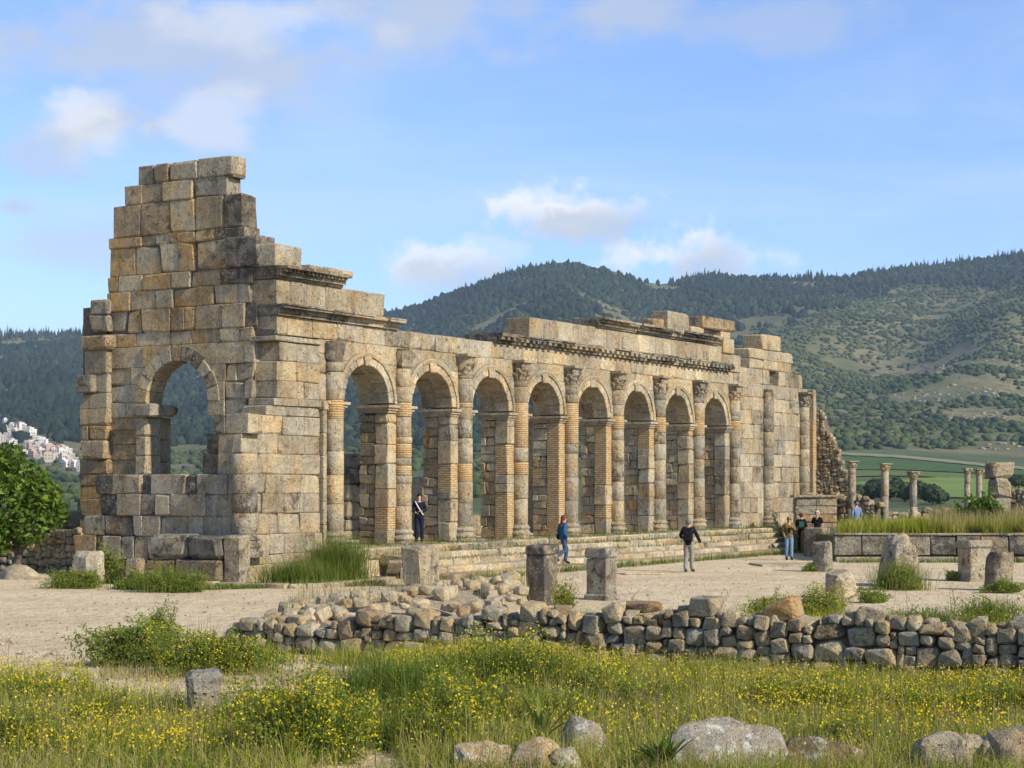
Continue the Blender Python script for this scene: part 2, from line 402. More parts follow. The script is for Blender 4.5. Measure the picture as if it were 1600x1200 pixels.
# ------------------------------------------------------------------ the basilica's own axes: u along the arcade, v along the end wall, z up
X0, Y0 = -0.1313 * 55, 55.0
TH = math.atan2(0.851, 0.525)
DU = (math.cos(TH), math.sin(TH)); DV = (-math.sin(TH), math.cos(TH))
def v_of(px, u=0.0):
    r = (px - CX) / F; return (X0 + DU[0] * u - r * (Y0 + DU[1] * u)) / (-DV[0] + DV[1] * r)
def u_of(px, v=0.0):
    r = (px - CX) / F; return (r * (Y0 + DV[1] * v) - X0 - DV[0] * v) / (DU[0] - DU[1] * r)
def depth(u, v): return Y0 + DU[1] * u + DV[1] * v
def z_of(py, u, v): return CH + (HY - py) / F * depth(u, v)
def site(u, v, z=0.0): return Vector((X0 + DU[0] * u + DV[0] * v, Y0 + DU[1] * u + DV[1] * v, z))
def gpt(px, py, z=0.0):
    """the point of the flat ground (height z) that the photo shows at a pixel"""
    Y = F * (CH - z) / (py - HY); return Vector(((px - CX) / F * Y, Y, z))
def at(px, Y, z=0.0): return Vector(((px - CX) / F * Y, Y, z))
# ------------------------------------------------------------------ the land: site ground, valley, hills
def lerp_tab(x, xs, ys): return np.interp(x, xs, ys)
SKY_X = [-3000, -1200, -400, 0, 60, 125, 300, 480, 610, 650, 700, 750, 800, 860, 900, 960, 1010, 1030, 1060, 1110, 1170, 1230, 1310, 1400, 1500, 1600, 1900, 2600, 4000]
SKY_Y = [640, 600, 545, 526, 524, 522, 512, 500, 491, 479, 462, 444, 426, 414, 412, 424, 441, 444, 441, 429, 436, 436, 436, 422, 412, 399, 385, 430, 560]
FOOT_X = [-3000, 0, 125, 330, 600, 1280, 1400, 1600, 4000]
FOOT_Y = [752, 750, 752, 745, 735, 700, 704, 718, 740]
YB, YR = 1250.0, 3700.0
def n2(x, y, s): return mnoise.noise(Vector((x * s, y * s, 3.3)))
def land_z(X, Y):
    """height of the land at X, Y"""
    if Y < 120: return 0.0
    px = CX + F * X / Y
    foot = float(lerp_tab(px, FOOT_X, FOOT_Y))
    if Y < YB:                                     # the site's plateau drops away, then the valley rises gently to the hills' foot
        z1 = CH + (HY - foot) / F * YB; t = (Y - 120) / (YB - 120)
        base = -12.0 * math.sin(min(1.0, (Y - 120) / 260) * math.pi / 2) * max(0, 1 - t) ** 1.1
        return base + z1 * t ** 1.35 + 1.3 * n2(X, Y, 0.006) * min(1, (Y - 120) / 200)
    sky = float(lerp_tab(px, SKY_X, SKY_Y))
    if Y <= YR:
        t = (Y - YB) / (YR - YB)
        wob = 0.075 * n2(X, Y, 0.0022) + 0.042 * n2(X, Y, 0.006) + 0.014 * n2(X, Y, 0.015)
        # spurs running down towards the valley
        wob += 0.065 * math.sin(px * 0.017 + 2.2 * n2(X, Y, 0.0012)) * math.sin(math.pi * t)
        gg = t ** 0.86 + wob * math.sin(math.pi * min(1, t * 1.02)) * 1.3
        return CH + (HY - (foot + (sky - foot) * gg)) / F * Y
    zr = CH + (HY - sky) / F * YR
    return zr - (Y - YR) * 0.16
def ray_land(px, py):
    """first point of the land beyond the site seen at a pixel"""
    Y = 240.0
    while Y < 5200:
        X = (px - CX) / F * Y; zr = CH + (HY - py) / F * Y
        if land_z(X, Y) >= zr: return Vector((X, Y, land_z(X, Y)))
        Y *= 1.012
    return None

MEADOW_X = [-400, 0, 130, 170, 330, 420, 560, 620, 700, 1000, 1600, 2400]
MEADOW_Y = [1058, 1064, 1078, 1096, 1112, 1126, 1118, 1050, 1030, 1020, 1020, 1020]
def meadow(X, Y):
    """1 where grass grows in front of the rough wall, 0 on bare sand"""
    if Y < 2: return 1.0
    px = CX + F * X / Y; py = HY + F * CH / Y
    yb = float(lerp_tab(px, MEADOW_X, MEADOW_Y))
    m = min(1.0, max(0.0, (py - yb) / 14.0 + 0.5 + 0.9 * n2(X, Y, 1.1)))
    d = ((px - 550) / 80.0) ** 2 + ((py - 1196) / 34.0) ** 2
    m *= min(1.0, max(0.0, (d - 0.75) * 2.5))
    return m
def mat_ground():
    m, nt, b, o = M_new('sandy_ground'); g = G(nt); P = g.pos()
    at_ = g.N.new('ShaderNodeAttribute'); at_.attribute_name = 'cover'; md = at_.outputs['Fac']
    nA = g.noise(P, 0.35, 5, 0.6); nB = g.noise(P, 2.2, 6, 0.65); nC = g.noise(P, 18, 5, 0.65)
    sand = g.mix(g.mapr(nA, 0.35, 0.65), (0.74, 0.60, 0.375), (0.63, 0.49, 0.295))
    sand = g.mix(g.mapr(nB, 0.50, 0.68, 0, 0.55), sand, (0.40, 0.31, 0.20))
    sand = g.mix(g.mapr(nC, 0.56, 0.70, 0, 0.6), sand, (0.27, 0.21, 0.14))
    peb = g.voronoi(P, 9.0); sand = g.mix(g.mapr(peb, 0.16, 0.06, 0, 0.6), sand, (0.62, 0.55, 0.43))
    soil = g.mix(g.mapr(nB, 0.35, 0.65), (0.14, 0.105, 0.05), (0.25, 0.20, 0.10))
    soil = g.mix(g.mapr(nC, 0.4, 0.7, 0, 0.8), soil, (0.075, 0.085, 0.025))
    f = g.mapr(g.math('ADD', md, g.math('MULTIPLY', g.math('SUBTRACT', nB, 0.5), 0.9)), 0.25, 0.75)
    g.L.new(g.mix(f, sand, soil), b.inputs['Base Color'])
    h = g.math('ADD', g.math('ADD', g.math('MULTIPLY', nB, 1.6), g.math('MULTIPLY', nC, 0.35)), g.mapr(peb, 0.2, 0.0, 0, 0.25))
    g.L.new(g.bump(h, 1.0, 0.16), b.inputs['Normal']); b.inputs['Roughness'].default_value = 0.95
    return m
GROUND = mat_ground()
def site_z(X, Y):
    return 0.035 * n2(X, Y, 0.35) + 0.02 * n2(X, Y, 1.3)
def build_ground():
    ys = list(np.arange(-30, 14, 4.0)) + list(np.arange(14, 46, 0.4)) + list(np.arange(46, 140.1, 1.6))
    xs = sorted(set(list(np.arange(-110, -14, 4.0)) + list(np.arange(-14, 14, 0.4)) + list(np.arange(14, 110.1, 4.0))))
    V = []; A = []
    for y in ys:
        for x in xs:
            z = site_z(x, y) if y < 118 else site_z(x, y) - (y - 118) * 0.12
            V.append((x, y, z)); A.append(meadow(x, y) if y < 60 else (0.0 if y < 78 else 0.8))
    nx = len(xs); Fq = [(j * nx + i, j * nx + i + 1, (j + 1) * nx + i + 1, (j + 1) * nx + i) for j in range(len(ys) - 1) for i in range(nx - 1)]
    me = big_mesh('ground', V, Fq, True); at_ = me.attributes.new('cover', 'FLOAT', 'POINT'); at_.data.foreach_set('value', np.array(A, dtype=np.float32))
    tag(link('ground', me, GROUND), 'pale sandy ground of the ruined forum, grassy in front of the rough wall', kind='structure')
build_ground()

def mat_valley(name, cols, s):
    m, nt, b, o = M_new(name); g = G(nt); P = g.pos()
    n1 = g.noise(P, s, 5, 0.6); n2_ = g.noise(P, s * 8, 4, 0.6)
    c = g.mix(g.mapr(n1, 0.38, 0.62), cols[0], cols[1]); c = g.mix(g.mapr(n2_, 0.45, 0.65, 0, 0.7), c, cols[2])
    g.L.new(c, b.inputs['Base Color']); return m
def polar_land(name, ys, a_fine, a_max, mat, dz=0.0):
    aa = np.concatenate([np.linspace(-a_max, -a_fine, 24)[:-1], np.linspace(-a_fine, a_fine, 210), np.linspace(a_fine, a_max, 24)[1:]])
    V = []
    for y in ys:
        for a in aa: V.append((a * y, y, land_z(a * y, y) + dz))
    nx = len(aa); Fq = [(j * nx + i, j * nx + i + 1, (j + 1) * nx + i + 1, (j + 1) * nx + i) for j in range(len(ys) - 1) for i in range(nx - 1)]
    return link(name, big_mesh(name, V, Fq, True), mat)
VALLEY = mat_valley('valley_scrub', ((0.075, 0.095, 0.035), (0.12, 0.135, 0.05), (0.045, 0.06, 0.025)), 0.02)
HILLM = mat_valley('hill_earth', ((0.11, 0.115, 0.045), (0.19, 0.165, 0.08), (0.07, 0.08, 0.032)), 0.008)
o = polar_land('valley', list(np.geomspace(126, 1260, 60)), 0.31, 1.6, VALLEY); tag(o, 'scrubby green valley floor beyond the ruins', kind='structure')
o = polar_land('hills', list(np.linspace(1245, 3700, 90)) + [3800, 4100, 4800, 6500], 0.31, 1.6, HILLM); tag(o, 'wooded hills closing the valley', kind='structure')

# fields on the valley slope at the right: strips between two rows of pixels, draped on the land
def field(label, top, bot, cols, s):
    xs = np.linspace(top[0][0], top[-1][0], 26); tx, ty = zip(*top); bx, by = zip(*bot); V = []; R = 9
    for x in xs:
        A = ray_land(x, float(np.interp(x, tx, ty))); B = ray_land(x, float(np.interp(x, bx, by)))
        for k in range(R):
            t = k / (R - 1); Y = A.y + (B.y - A.y) * t; X = (x - CX) / F * Y; V.append((X, Y, land_z(X, Y) + 0.45))
    Fq = [(i * R + k, i * R + k + 1, (i + 1) * R + k + 1, (i + 1) * R + k) for i in range(25) for k in range(R - 1)]
    tag(link('field', big_mesh('field', V, Fq, True), mat_valley('crop_' + str(len(bpy.data.materials)), cols, s)), label, kind='structure')
field('dark green crop field below the scrub hill', [(1280, 712), (1400, 718), (1600, 738)], [(1280, 736), (1400, 735), (1600, 744)], ((0.060, 0.105, 0.022), (0.046, 0.090, 0.020), (0.078, 0.115, 0.026)), 0.05)
field('pale track edge above the dark green field', [(1280, 706), (1400, 712), (1600, 731)], [(1280, 710.5), (1400, 716.5), (1600, 735.5)], ((0.22, 0.22, 0.11), (0.17, 0.19, 0.09), (0.25, 0.23, 0.13)), 0.05)
field('mid green field in the valley', [(1280, 737), (1400, 736.5), (1600, 746)], [(1280, 748), (1400, 745), (1600, 752)], ((0.11, 0.145, 0.03), (0.085, 0.125, 0.028), (0.14, 0.16, 0.04)), 0.05)
field('bright yellow green field nearest the ruins', [(1300, 759), (1380, 752), (1500, 747), (1600, 755)], [(1300, 775), (1380, 778), (1500, 780), (1600, 775)], ((0.16, 0.21, 0.04), (0.11, 0.18, 0.04), (0.20, 0.23, 0.055)), 0.03)

# ------------------------------------------------------------------ woods and scrub on the hills (nobody could count them)
def scatter_blobs(name, pts, rad, hgt, mat, label, tpl, seed):
    r = np.random.default_rng(seed); tv, tf = tpl; tv = np.array(tv); tf = np.array(tf); n = len(pts)
    pts = np.array(pts); rad = np.array(rad); hgt = np.array(hgt)
    ang = r.uniform(0, 6.283, n); ca, sa = np.cos(ang)[:, None], np.sin(ang)[:, None]
    J = 1 + 0.34 * r.standard_normal((n, len(tv)))
    x = tv[None, :, 0] * J; y = tv[None, :, 1] * J; z = tv[None, :, 2] * (1 + 0.5 * (J - 1))
    V = np.empty((n, len(tv), 3)); V[:, :, 0] = (x * ca - y * sa) * rad[:, None] + pts[:, None, 0]
    V[:, :, 1] = (x * sa + y * ca) * rad[:, None] + pts[:, None, 1]; V[:, :, 2] = z * hgt[:, None] + pts[:, None, 2]
    Fq = (tf[None] + (np.arange(n) * len(tv))[:, None, None]).reshape(-1, tf.shape[1])
    return tag(link(name, big_mesh(name, V.reshape(-1, 3), Fq, True), mat), label, kind='stuff')
def octa(sub):
    bm = bmesh.new(); bmesh.ops.create_icosphere(bm, subdivisions=1, radius=1.0)
    V = [tuple(v.co) for v in bm.verts]; Fc = [tuple(v.index for v in f.verts) for f in bm.faces]; bm.free()
    V2, F2 = ico(1) if sub == 0 else ico(2)
    return [tuple(v) for v in V2], F2
def mat_wood(name, stops):
    m, nt, b, o = M_new(name); g = G(nt); r = g.island(); P = g.pos()
    n = g.noise(P, 0.004, 4); v = g.math('ADD', g.math('MULTIPLY', r, 0.6), g.mapr(n, 0.35, 0.65, 0, 0.4))
    g.L.new(g.ramp(v, stops), b.inputs['Base Color'])
    g.L.new(g.bump(g.noise(P, 0.7, 3), 0.8, 1.2), b.inputs['Normal']); return m
SCRUB = mat_wood('olive_scrub', [(0.0, (0.026, 0.043, 0.016)), (0.45, (0.050, 0.072, 0.024)), (0.8, (0.088, 0.105, 0.036)), (1.0, (0.14, 0.145, 0.06))])
PINE_SHADED = mat_wood('pine_wood_cloud_shade', [(0.0, (0.009, 0.018, 0.011)), (0.5, (0.018, 0.032, 0.017)), (0.8, (0.034, 0.052, 0.023)), (1.0, (0.055, 0.072, 0.03))])  # pine green painted darker to stand in for cloud shadow on the hills
ROCKM = mat_simple('pale_outcrop', (0.34, 0.29, 0.20), 0.95, 0.3, 0.2)
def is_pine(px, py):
    """the upper slopes and the far ridge carry pine wood, coloured darker for cloud shadow, the lower right hill open scrub"""
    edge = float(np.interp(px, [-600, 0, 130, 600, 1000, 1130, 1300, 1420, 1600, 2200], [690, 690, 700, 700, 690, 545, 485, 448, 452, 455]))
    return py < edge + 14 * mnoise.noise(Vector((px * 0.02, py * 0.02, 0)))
def build_woods():
    r = random.Random(5); sp, sr, sh, pp, pr, ph, cp, cr, chh, rp, rr_, rh = ([] for _ in range(12))
    for _ in range(46000):
        a = r.uniform(-0.33, 0.33); Y = math.sqrt(r.uniform(1190 ** 2, 3690 ** 2)); X = a * Y
        z = land_z(X, Y); px = CX + F * a; py = HY - (z - CH) * F / Y
        if px < 135 and 650 < py < 742 and py > 650 + (px - 0) * 0.42: 
            if r.random() < 0.75: continue                                   # the town stands here
        if px > 1270 and py > 703: continue
        dens = n2(X, Y, 0.006) + 0.6 * n2(X, Y, 0.02)
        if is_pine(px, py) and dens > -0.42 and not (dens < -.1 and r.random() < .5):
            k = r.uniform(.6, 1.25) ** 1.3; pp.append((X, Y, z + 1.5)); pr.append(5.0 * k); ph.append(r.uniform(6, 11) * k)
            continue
        if is_pine(px, py) and r.random() < .35: continue
        open_ = math.exp(-(((px - 1480) / 150) ** 2 + ((py - 612) / 50) ** 2)) + 0.9 * math.exp(-(((px - 1560) / 60) ** 2 + ((py - 690) / 22) ** 2))
        if dens < -0.30 + 0.62 * open_ - (0.2 if py < 560 else 0):
            if open_ > 0.30 and r.random() < 0.30:
                rp.append((X, Y, z + 0.2)); rr_.append(r.uniform(1.0, 3.4)); rh.append(r.uniform(0.6, 1.6))
            continue
        k = r.uniform(1.6, 4.3) * (1.25 if r.random() < .15 else 1); sp.append((X, Y, z + k * 0.3)); sr.append(k); sh.append(k * r.uniform(0.65, 0.95))
    # pines standing on the skyline, pointed
    for _ in range(1500):
        px = r.uniform(-60, 1680); a = (px - CX) / F; Y = YR - abs(r.gauss(0, 40)) - 4; X = a * Y
        if n2(X, 0, 0.01) < -0.25: continue
        z = land_z(X, Y); cp.append((X, Y, z - 1)); cr.append(r.uniform(2.2, 4.2)); chh.append(r.uniform(5, 9) * (1 + 0.5 * n2(X, 5, 0.02)))
    # scrub on the valley floor and under the site
    for _ in range(1500):
        Y = r.uniform(250, 1240); a = r.uniform(-0.33, 0.33); X = a * Y; px = CX + F * a; z = land_z(X, Y); py = HY - (z - CH) * F / Y
        if px > 1270 and (704 < py < 770 or (py < 790 and px > 1380)): continue
        if n2(X, Y, 0.008) < 0.02: continue
        k = r.uniform(1.6, 3.6); sp.append((X, Y, z + k * 0.4)); sr.append(k); sh.append(k * 0.85)
    scatter_blobs('scrub', sp, sr, sh, SCRUB, 'grey green olive trees and bushes dotted over the hillside', octa(0), 1)
    scatter_blobs('forest', pp, pr, ph, PINE_SHADED, 'pine forest covering the upper slopes, coloured darker for cloud shadow', octa(0), 2)
    cone = ([(math.cos(t * 1.2566), math.sin(t * 1.2566), 0) for t in range(5)] + [(0, 0, 2.0)], [(0, 1, 5), (1, 2, 5), (2, 3, 5), (3, 4, 5), (4, 0, 5)])
    scatter_blobs('ridge_forest', cp, cr, chh, PINE_SHADED, 'pointed pines in a row along the ridge line', cone, 3)
    scatter_blobs('rubble', rp, rr_, rh, ROCKM, 'pale limestone outcrops scattered on the scrub hill', octa(0), 4)
build_woods()

# ------------------------------------------------------------------ hill town at the left
HOUSE_M = [mat_simple('whitewash', (0.66, 0.63, 0.58), 0.9, 0.12, 0.5), mat_simple('grey_render', (0.45, 0.42, 0.38), 0.9, 0.15, 0.5),
           mat_simple('pink_render', (0.50, 0.33, 0.27), 0.9, 0.15, 0.5), mat_simple('cream_render', (0.58, 0.51, 0.40), 0.9, 0.12, 0.5)]
DARKGLASS = mat_simple('dark_window', (0.03, 0.03, 0.035), 0.4, 0.2)
ROOFM = mat_simple('red_roof', (0.36, 0.15, 0.10), 0.9, 0.2, 1.0)
def build_town():
    r = random.Random(11); protos = []
    for k in range(10):
        w, d, h = r.uniform(6, 10), r.uniform(6, 9), r.uniform(5, 9); t = 0.35
        body = [(-w / 2, w / 2, -d / 2, d / 2, -6, h)]
        par = [(-w / 2 - .02, w / 2 + .02, -d / 2 - .02, -d / 2 + t, h, h + .8), (-w / 2 - .02, w / 2 + .02, d / 2 - t, d / 2 + .02, h, h + .8),
               (-w / 2 - .02, -w / 2 + t, -d / 2 + t, d / 2 - t, h, h + .8), (w / 2 - t, w / 2 + .02, -d / 2 + t, d / 2 - t, h, h + .8)]
        up = [(-w / 2 + .5, w * r.uniform(-.1, .2), -d / 2 + 1.2, d / 2 - .6, h, h + 2.8)]
        win = [(-w / 2 + w * (i + .5) / 3 - .5, -w / 2 + w * (i + .5) / 3 + .5, -d / 2 - .04, -d / 2 + .1, h - 2.2 - 3 * j, h - .9 - 3 * j) for i in range(3) for j in range(2)]
        protos.append((mesh('house', *boxes_vf(body + par)), mesh('upper_room', *boxes_vf(up)), [mesh('window', *boxes_vf([q])) for q in win]))
        for me in protos[-1][2]: me.materials.append(DARKGLASS)
    done = 0; tries = 0; spots = []
    while done < 92 and tries < 4000:
        tries += 1; px = r.uniform(-22, 127); lo = 657 + max(0, px) * 0.52 + 5 * math.sin(px * 0.11); hi = 700 + max(0, px) * 0.30
        if hi < lo + 4: hi = lo + 6
        py = r.uniform(lo, hi) if done > 22 else lo + r.uniform(0, 4)
        if any(abs(px - a) < 5.0 and abs(py - b_) < 2.7 for a, b_ in spots): continue
        P = ray_land(px, py)
        if P is None or P.y < 1240: continue
        spots.append((px, py)); k = r.randrange(10); roof = r.random() < 0.2
        mi = r.choices((0, 1, 2, 3), (6, 3, 1.6, 2))[0]; sc = P.y / 1900 * r.uniform(0.62, 1.0)
        me = protos[k][0].copy() if False else protos[k][0]
        hh = bpy.data.objects.new('town_house', None); COL.objects.link(hh)
        hh.location = P; hh.rotation_euler = (0, 0, r.uniform(-0.7, 0.7)); hh.scale = (sc, sc, sc)
        tag(hh, 'small flat roofed house in the town on the distant hillside', 'house', 'houses of the hill town')
        for nm, m_ in (('wall', protos[k][0]), ('upper_room', protos[k][1])):
            c = bpy.data.objects.new(nm, m_); COL.objects.link(c); c.parent = hh
            if len(m_.materials) == 0: m_.materials.append(None)
            c.material_slots[0].link = 'OBJECT'; c.material_slots[0].material = ROOFM if (nm == 'upper_room' and roof) else HOUSE_M[mi]
        for wm in protos[k][2]:
            c = bpy.data.objects.new('window', wm); COL.objects.link(c); c.parent = hh
        done += 1
build_town()

# trees one can tell apart on the valley side
def blob_crown(seed, n=420, leaf=0.34):
    r = random.Random(seed); V, Fc = [], []
    lob = [(Vector((r.uniform(-.6, .6), r.uniform(-.6, .6), r.uniform(0.75, 1.5))), r.uniform(.5, .85)) for _ in range(7)]
    for _ in range(n):
        c, q = r.choice(lob); d = Vector((r.gauss(0, 1), r.gauss(0, 1), r.gauss(0, 1))).normalized() * q * r.uniform(.75, 1.05)
        p = c + d; t = Vector((r.gauss(0, 1), r.gauss(0, 1), r.gauss(0, 1))).normalized(); s = t.cross(d).normalized(); t = s.cross(d).normalized()
        k = len(V); l = leaf * r.uniform(.6, 1.2)
        V += [p - s * l * .5, p + t * l * .5, p + s * l * .5, p - t * l * .5]; Fc.append((k, k + 1, k + 2, k + 3))
    for c, q in lob:
        v, f = ICO[1]; k = len(V); V += [c + w * q * 0.82 for w in v]; Fc += [tuple(i + k for i in x) for x in f]
    return V, Fc
TREELEAF = mat_leaf('tree_leaves', [(0.0, (0.018, 0.030, 0.012)), (0.5, (0.036, 0.056, 0.018)), (1.0, (0.075, 0.095, 0.03))], 0.2)
BARK = mat_simple('bark', (0.14, 0.11, 0.08), 0.95, 0.4, 20, bump=0.8)
def build_valley_trees():
    crowns = [mesh('crown', *blob_crown(40 + k)) for k in range(4)]; tr = mesh('trunk', *lathe_vf([(0.13, -0.3), (0.09, 0.5), (0.06, 1.0)], 7), True)
    spots = [(1352, 783, 1.0), (1366, 780, 1.15), (1383, 784, 1.1), (1398, 778, 1.2), (1412, 782, 1.0), (1426, 785, 1.25), (1300, 781, 1.2), (1313, 783, .9), (1442, 781, .9),
             (1338, 786, .9), (1470, 788, .9), (1310, 731, .5), (1330, 789, 1.0), (1458, 790, 1.2), (1592, 765, .9)]
    for i, (px, py, s) in enumerate(spots):
        P = ray_land(px, py)
        if P is None: continue
        t = empty('valley_tree', P, i * 1.3); k = s * 2.6 * P.y / 480; t.scale = (k, k, k * .9)
        tag(t, 'small round dark tree among the valley fields behind the standing columns', 'tree', 'trees beside the valley fields')
        link('trunk', tr, BARK, t); link('crown', crowns[i % 4], TREELEAF, t)
build_valley_trees()
# ------------------------------------------------------------------ the basilica: ruined end wall, arcade with eight arches, far stepped wall
BAS = empty('basilica_ruin', site(0, 0, 0), TH)
tag(BAS, 'ruined basilica of weathered ashlar with tall stepped end wall and eight open arches', 'ruin')
def cor(lo, hi, r=0.05): return (lo + r, hi - r)
core_boxes = {'end': [], 'arc': [], 'low': [], 'far': []}
REFV = v_of(300)
def trim_poly(a, b, z0, z1, arch):
    """rectangle a..b, z0..z1 with the disc (c, zc, R) cut away; the disc must lie to one side or the block is split at c"""
    c, zc, R = arch; n = 7; zs = [z0 + (z1 - z0) * i / (n - 1) for i in range(n)]
    def half(z): return math.sqrt(max(0.0, R * R - (z - zc) ** 2)) if z > zc else R
    res = []
    for side in (-1, 1):
        x0, x1 = (a, min(b, c)) if side < 0 else (max(a, c), b)
        if x1 - x0 < 0.03: continue
        L_, R_ = [], []
        for z in zs:
            if side < 0: lo, hi = x0, min(x1, c - half(z))
            else: lo, hi = max(x0, c + half(z)), x1
            if hi - lo > 0.004: L_.append((lo, z)); R_.append((hi, z))
        if len(L_) < 2: continue
        if side < 0: res.append([L_[0]] + R_ + [L_[-1]])
        else: res.append([R_[0], R_[-1]] + L_[::-1])
    return res

# ---- end wall (plane u = 0, seen from the camera's side); rows of (top, bottom) at photo column 300, block joints as photo columns
EW = link('end_wall', bpy.data.meshes.new('end_wall'), MORTAR, BAS)
ZX = lambda q: 100 + q / 4.0
ARC_V = v_of(ZX(708)); ARC_Z = z_of(480 + 592 / 4, 0, ARC_V); ARC_R = (v_of(ZX(500)) - v_of(ZX(914))) / 2 * 1.0
ARC_R = 1.30; ARC_O = 1.76
rows = [  # (ytop, ybot) zoomed at column 300; joints; tints; proud
    (220, (118, 240), [458, 553, 655, 833, 1052], 'sygs'),
    (220, (240, 360), [380, 490, 617, 805, 1018], 'sbyg'),
    (220, (360, 565), [310, 482, 662, 822, 995, 1114], 'bbyyd'),
    (220, (565, 630), [282, 487, 572, 655, 820, 945, 1130], 'oycobd'),
    (220, (630, 812), [285, 448, 600, 715, 820, 1018, 1232], 'oyyobd'),
    (220, (812, 915), [270, 340, 490, 670, 790, 975, 1178], 'oyoybd'),
    (220, (915, 1035), [272, 415, 575, 680, 835, 935, 1088, 1164], 'oycobyg'),
    (220, (1035, 1182), [272, 390, 480, 665, 755, 820, 985, 1130, 1204], 'coyboygd'),
    (480, (143, 230), [272, 450, 660, 795, 970, 1100, 1178], 'oycbyg'),
    (480, (230, 362), [272, 500, 708, 945, 1128, 1192], 'yoyys'),
    (480, (362, 470), [272, 420, 708, 1010, 1080, 1190], 'yyyyg'),
    (480, (470, 585), [272, 430, 708, 1004, 1130, 1186], 'gyygg'),
    (480, (585, 680), [272, 390, 708, 1004, 1135], 'cyyg'),
    (480, (680, 760), [272, 470], 'y'),
    (480, (760, 850), [272, 470], 'b'),
    (480, (850, 950), [272, 470], 'b'),
    (480, (950, 1048), [272, 470], 'b'),
    (480, (1048, 1200), [272, 470], 'y'),
]
for zi, (yoff, (ya, yb), js, tn) in enumerate(rows):
    z1 = z_of(yoff + ya / 4, 0, REFV); z0 = z_of(yoff + yb / 4, 0, REFV)
    vs = [v_of(ZX(q)) for q in js]
    near_arch = z0 < ARC_Z + ARC_O and z1 > 0
    for i in range(len(vs) - 1):
        b1, b0 = vs[i], vs[i + 1]                                    # v grows to the left
        pr = random.uniform(-0.03, 0.05) + (0.10 if (zi == 4 and i == 5) else 0)
        t = 0.66 + random.uniform(0, 0.1); k = tn[min(i, len(tn) - 1)]
        touches = near_arch and z1 < ARC_Z + ARC_O + 0.05 and b0 < ARC_V + ARC_O and b1 > ARC_V - ARC_O and (b0 < ARC_V + 1.29 or z0 > 0)
        zc = min(ARC_Z, z0 + 0.001) if z1 < ARC_Z else ARC_Z
        if touches:
            for poly in trim_poly(b0, b1, z0 + 0.003, z1 - 0.003, (ARC_V, ARC_Z, ARC_O - 0.06 if z1 > ARC_Z + 0.1 else 1.30)):
                me, loc = prism_mesh([(-p[0], p[1]) for p in poly], -pr, t, 0.018)
                # prism lies in (x,z): turn it so that x runs along -v and its front faces -u
                link('stone_block', me, STONE, EW, tint(k), (loc[1], -loc[0], loc[2]), (0, 0, -math.pi / 2))
        else:
            block('stone_block', -pr, t, b0 + .003, b1 - .003, z0, z1, STONE, EW, tint(k), 0.03, 0.014, 0.2, 0.0)
            core_boxes['end'].append((0.06, t - 0.06, b0 + 0.02, b1 - 0.02, z0 - 0.05, z1 - 0.05))
# left pilaster of the end wall, standing proud
for (yoff, x0, x1, ya, yb, pr, k) in [(220, 160, 272, 990, 1085, .20, 's'), (220, 157, 272, 1088, 1195, .2, 'g'), (480, 100, 268, 175, 265, .42, 'b'), (480, 128, 270, 268, 422, .2, 'y'),
        (480, 76, 168, 422, 535, .42, 's'), (480, 170, 268, 422, 535, .18, 'c'), (480, 96, 270, 535, 635, .2, 'y'), (480, 96, 270, 635, 740, .2, 'y'), (480, 96, 150, 740, 835, .2, 'b'),
        (480, 150, 268, 740, 835, .22, 'o'), (480, 96, 246, 835, 948, .36, 'b'), (480, 96, 272, 948, 1045, .2, 'b'), (480, 96, 272, 1045, 1115, .2, 'b'),
        (480, 96, 272, 1115, 1210, .2, 'o'), (700, 96, 272, 320, 440, .22, 'b'), (700, 96, 272, 440, 570, .2, 'b'), (700, 60, 272, 570, 640, .2, 'o'), (700, 60, 272, 640, 860, .2, 's')]:
    a, b_ = v_of(ZX(x1), -pr), v_of(ZX(x0), -pr); vm = (a + b_) / 2
    block('pilaster_block', -pr, 0.64, a, b_, max(0, z_of(yoff + yb / 4, -pr, vm)), z_of(yoff + ya / 4, -pr, vm), STONE, EW, tint(k), 0.03, 0.014, 0.25, 0.006)
core_boxes['end'].append((0.0, 0.55, v_of(165), v_of(130), 0.0, z_of(480, 0, v_of(150))))
# wall below the arch on the left, down to the ground, and the wall's foot behind the low wall
core_boxes['end'].append((0.1, 0.6, v_of(ZX(462)), v_of(170), 0.0, 4.9))
# voussoirs of the end arch
AR = link('end_arch', bpy.data.meshes.new('end_arch'), MORTAR, BAS)
nv = 11
for i in range(nv):
    a0 = math.pi * i / nv; a1 = math.pi * (i + 1) / nv; g_ = 0.006
    ro = ARC_O + random.uniform(-.05, .05); ri = ARC_R + random.uniform(-0.015, 0.02)
    poly = [(-ARC_V - ri * math.cos(a0 + g_), ARC_Z + ri * math.sin(a0 + g_)), (-ARC_V - ri * math.cos((a0 + a1) / 2), ARC_Z + ri * math.sin((a0 + a1) / 2)), (-ARC_V - ri * math.cos(a1 - g_), ARC_Z + ri * math.sin(a1 - g_)),
            (-ARC_V - ro * math.cos(a1 - g_ * .7), ARC_Z + ro * math.sin(a1 - g_ * .7)), (-ARC_V - ro * math.cos((a0 + a1) / 2), ARC_Z + ro * math.sin((a0 + a1) / 2) + .01), (-ARC_V - ro * math.cos(a0 + g_ * .7), ARC_Z + ro * math.sin(a0 + g_ * .7))]
    me, loc = prism_mesh(poly, -0.05 - random.uniform(0, .03), 0.72, 0.02)
    link('voussoir', me, STONE, AR, tint('yyygcbsdcsg'[i]), (loc[1], -loc[0], loc[2]), (0, 0, -math.pi / 2))
v_, f_ = [], []
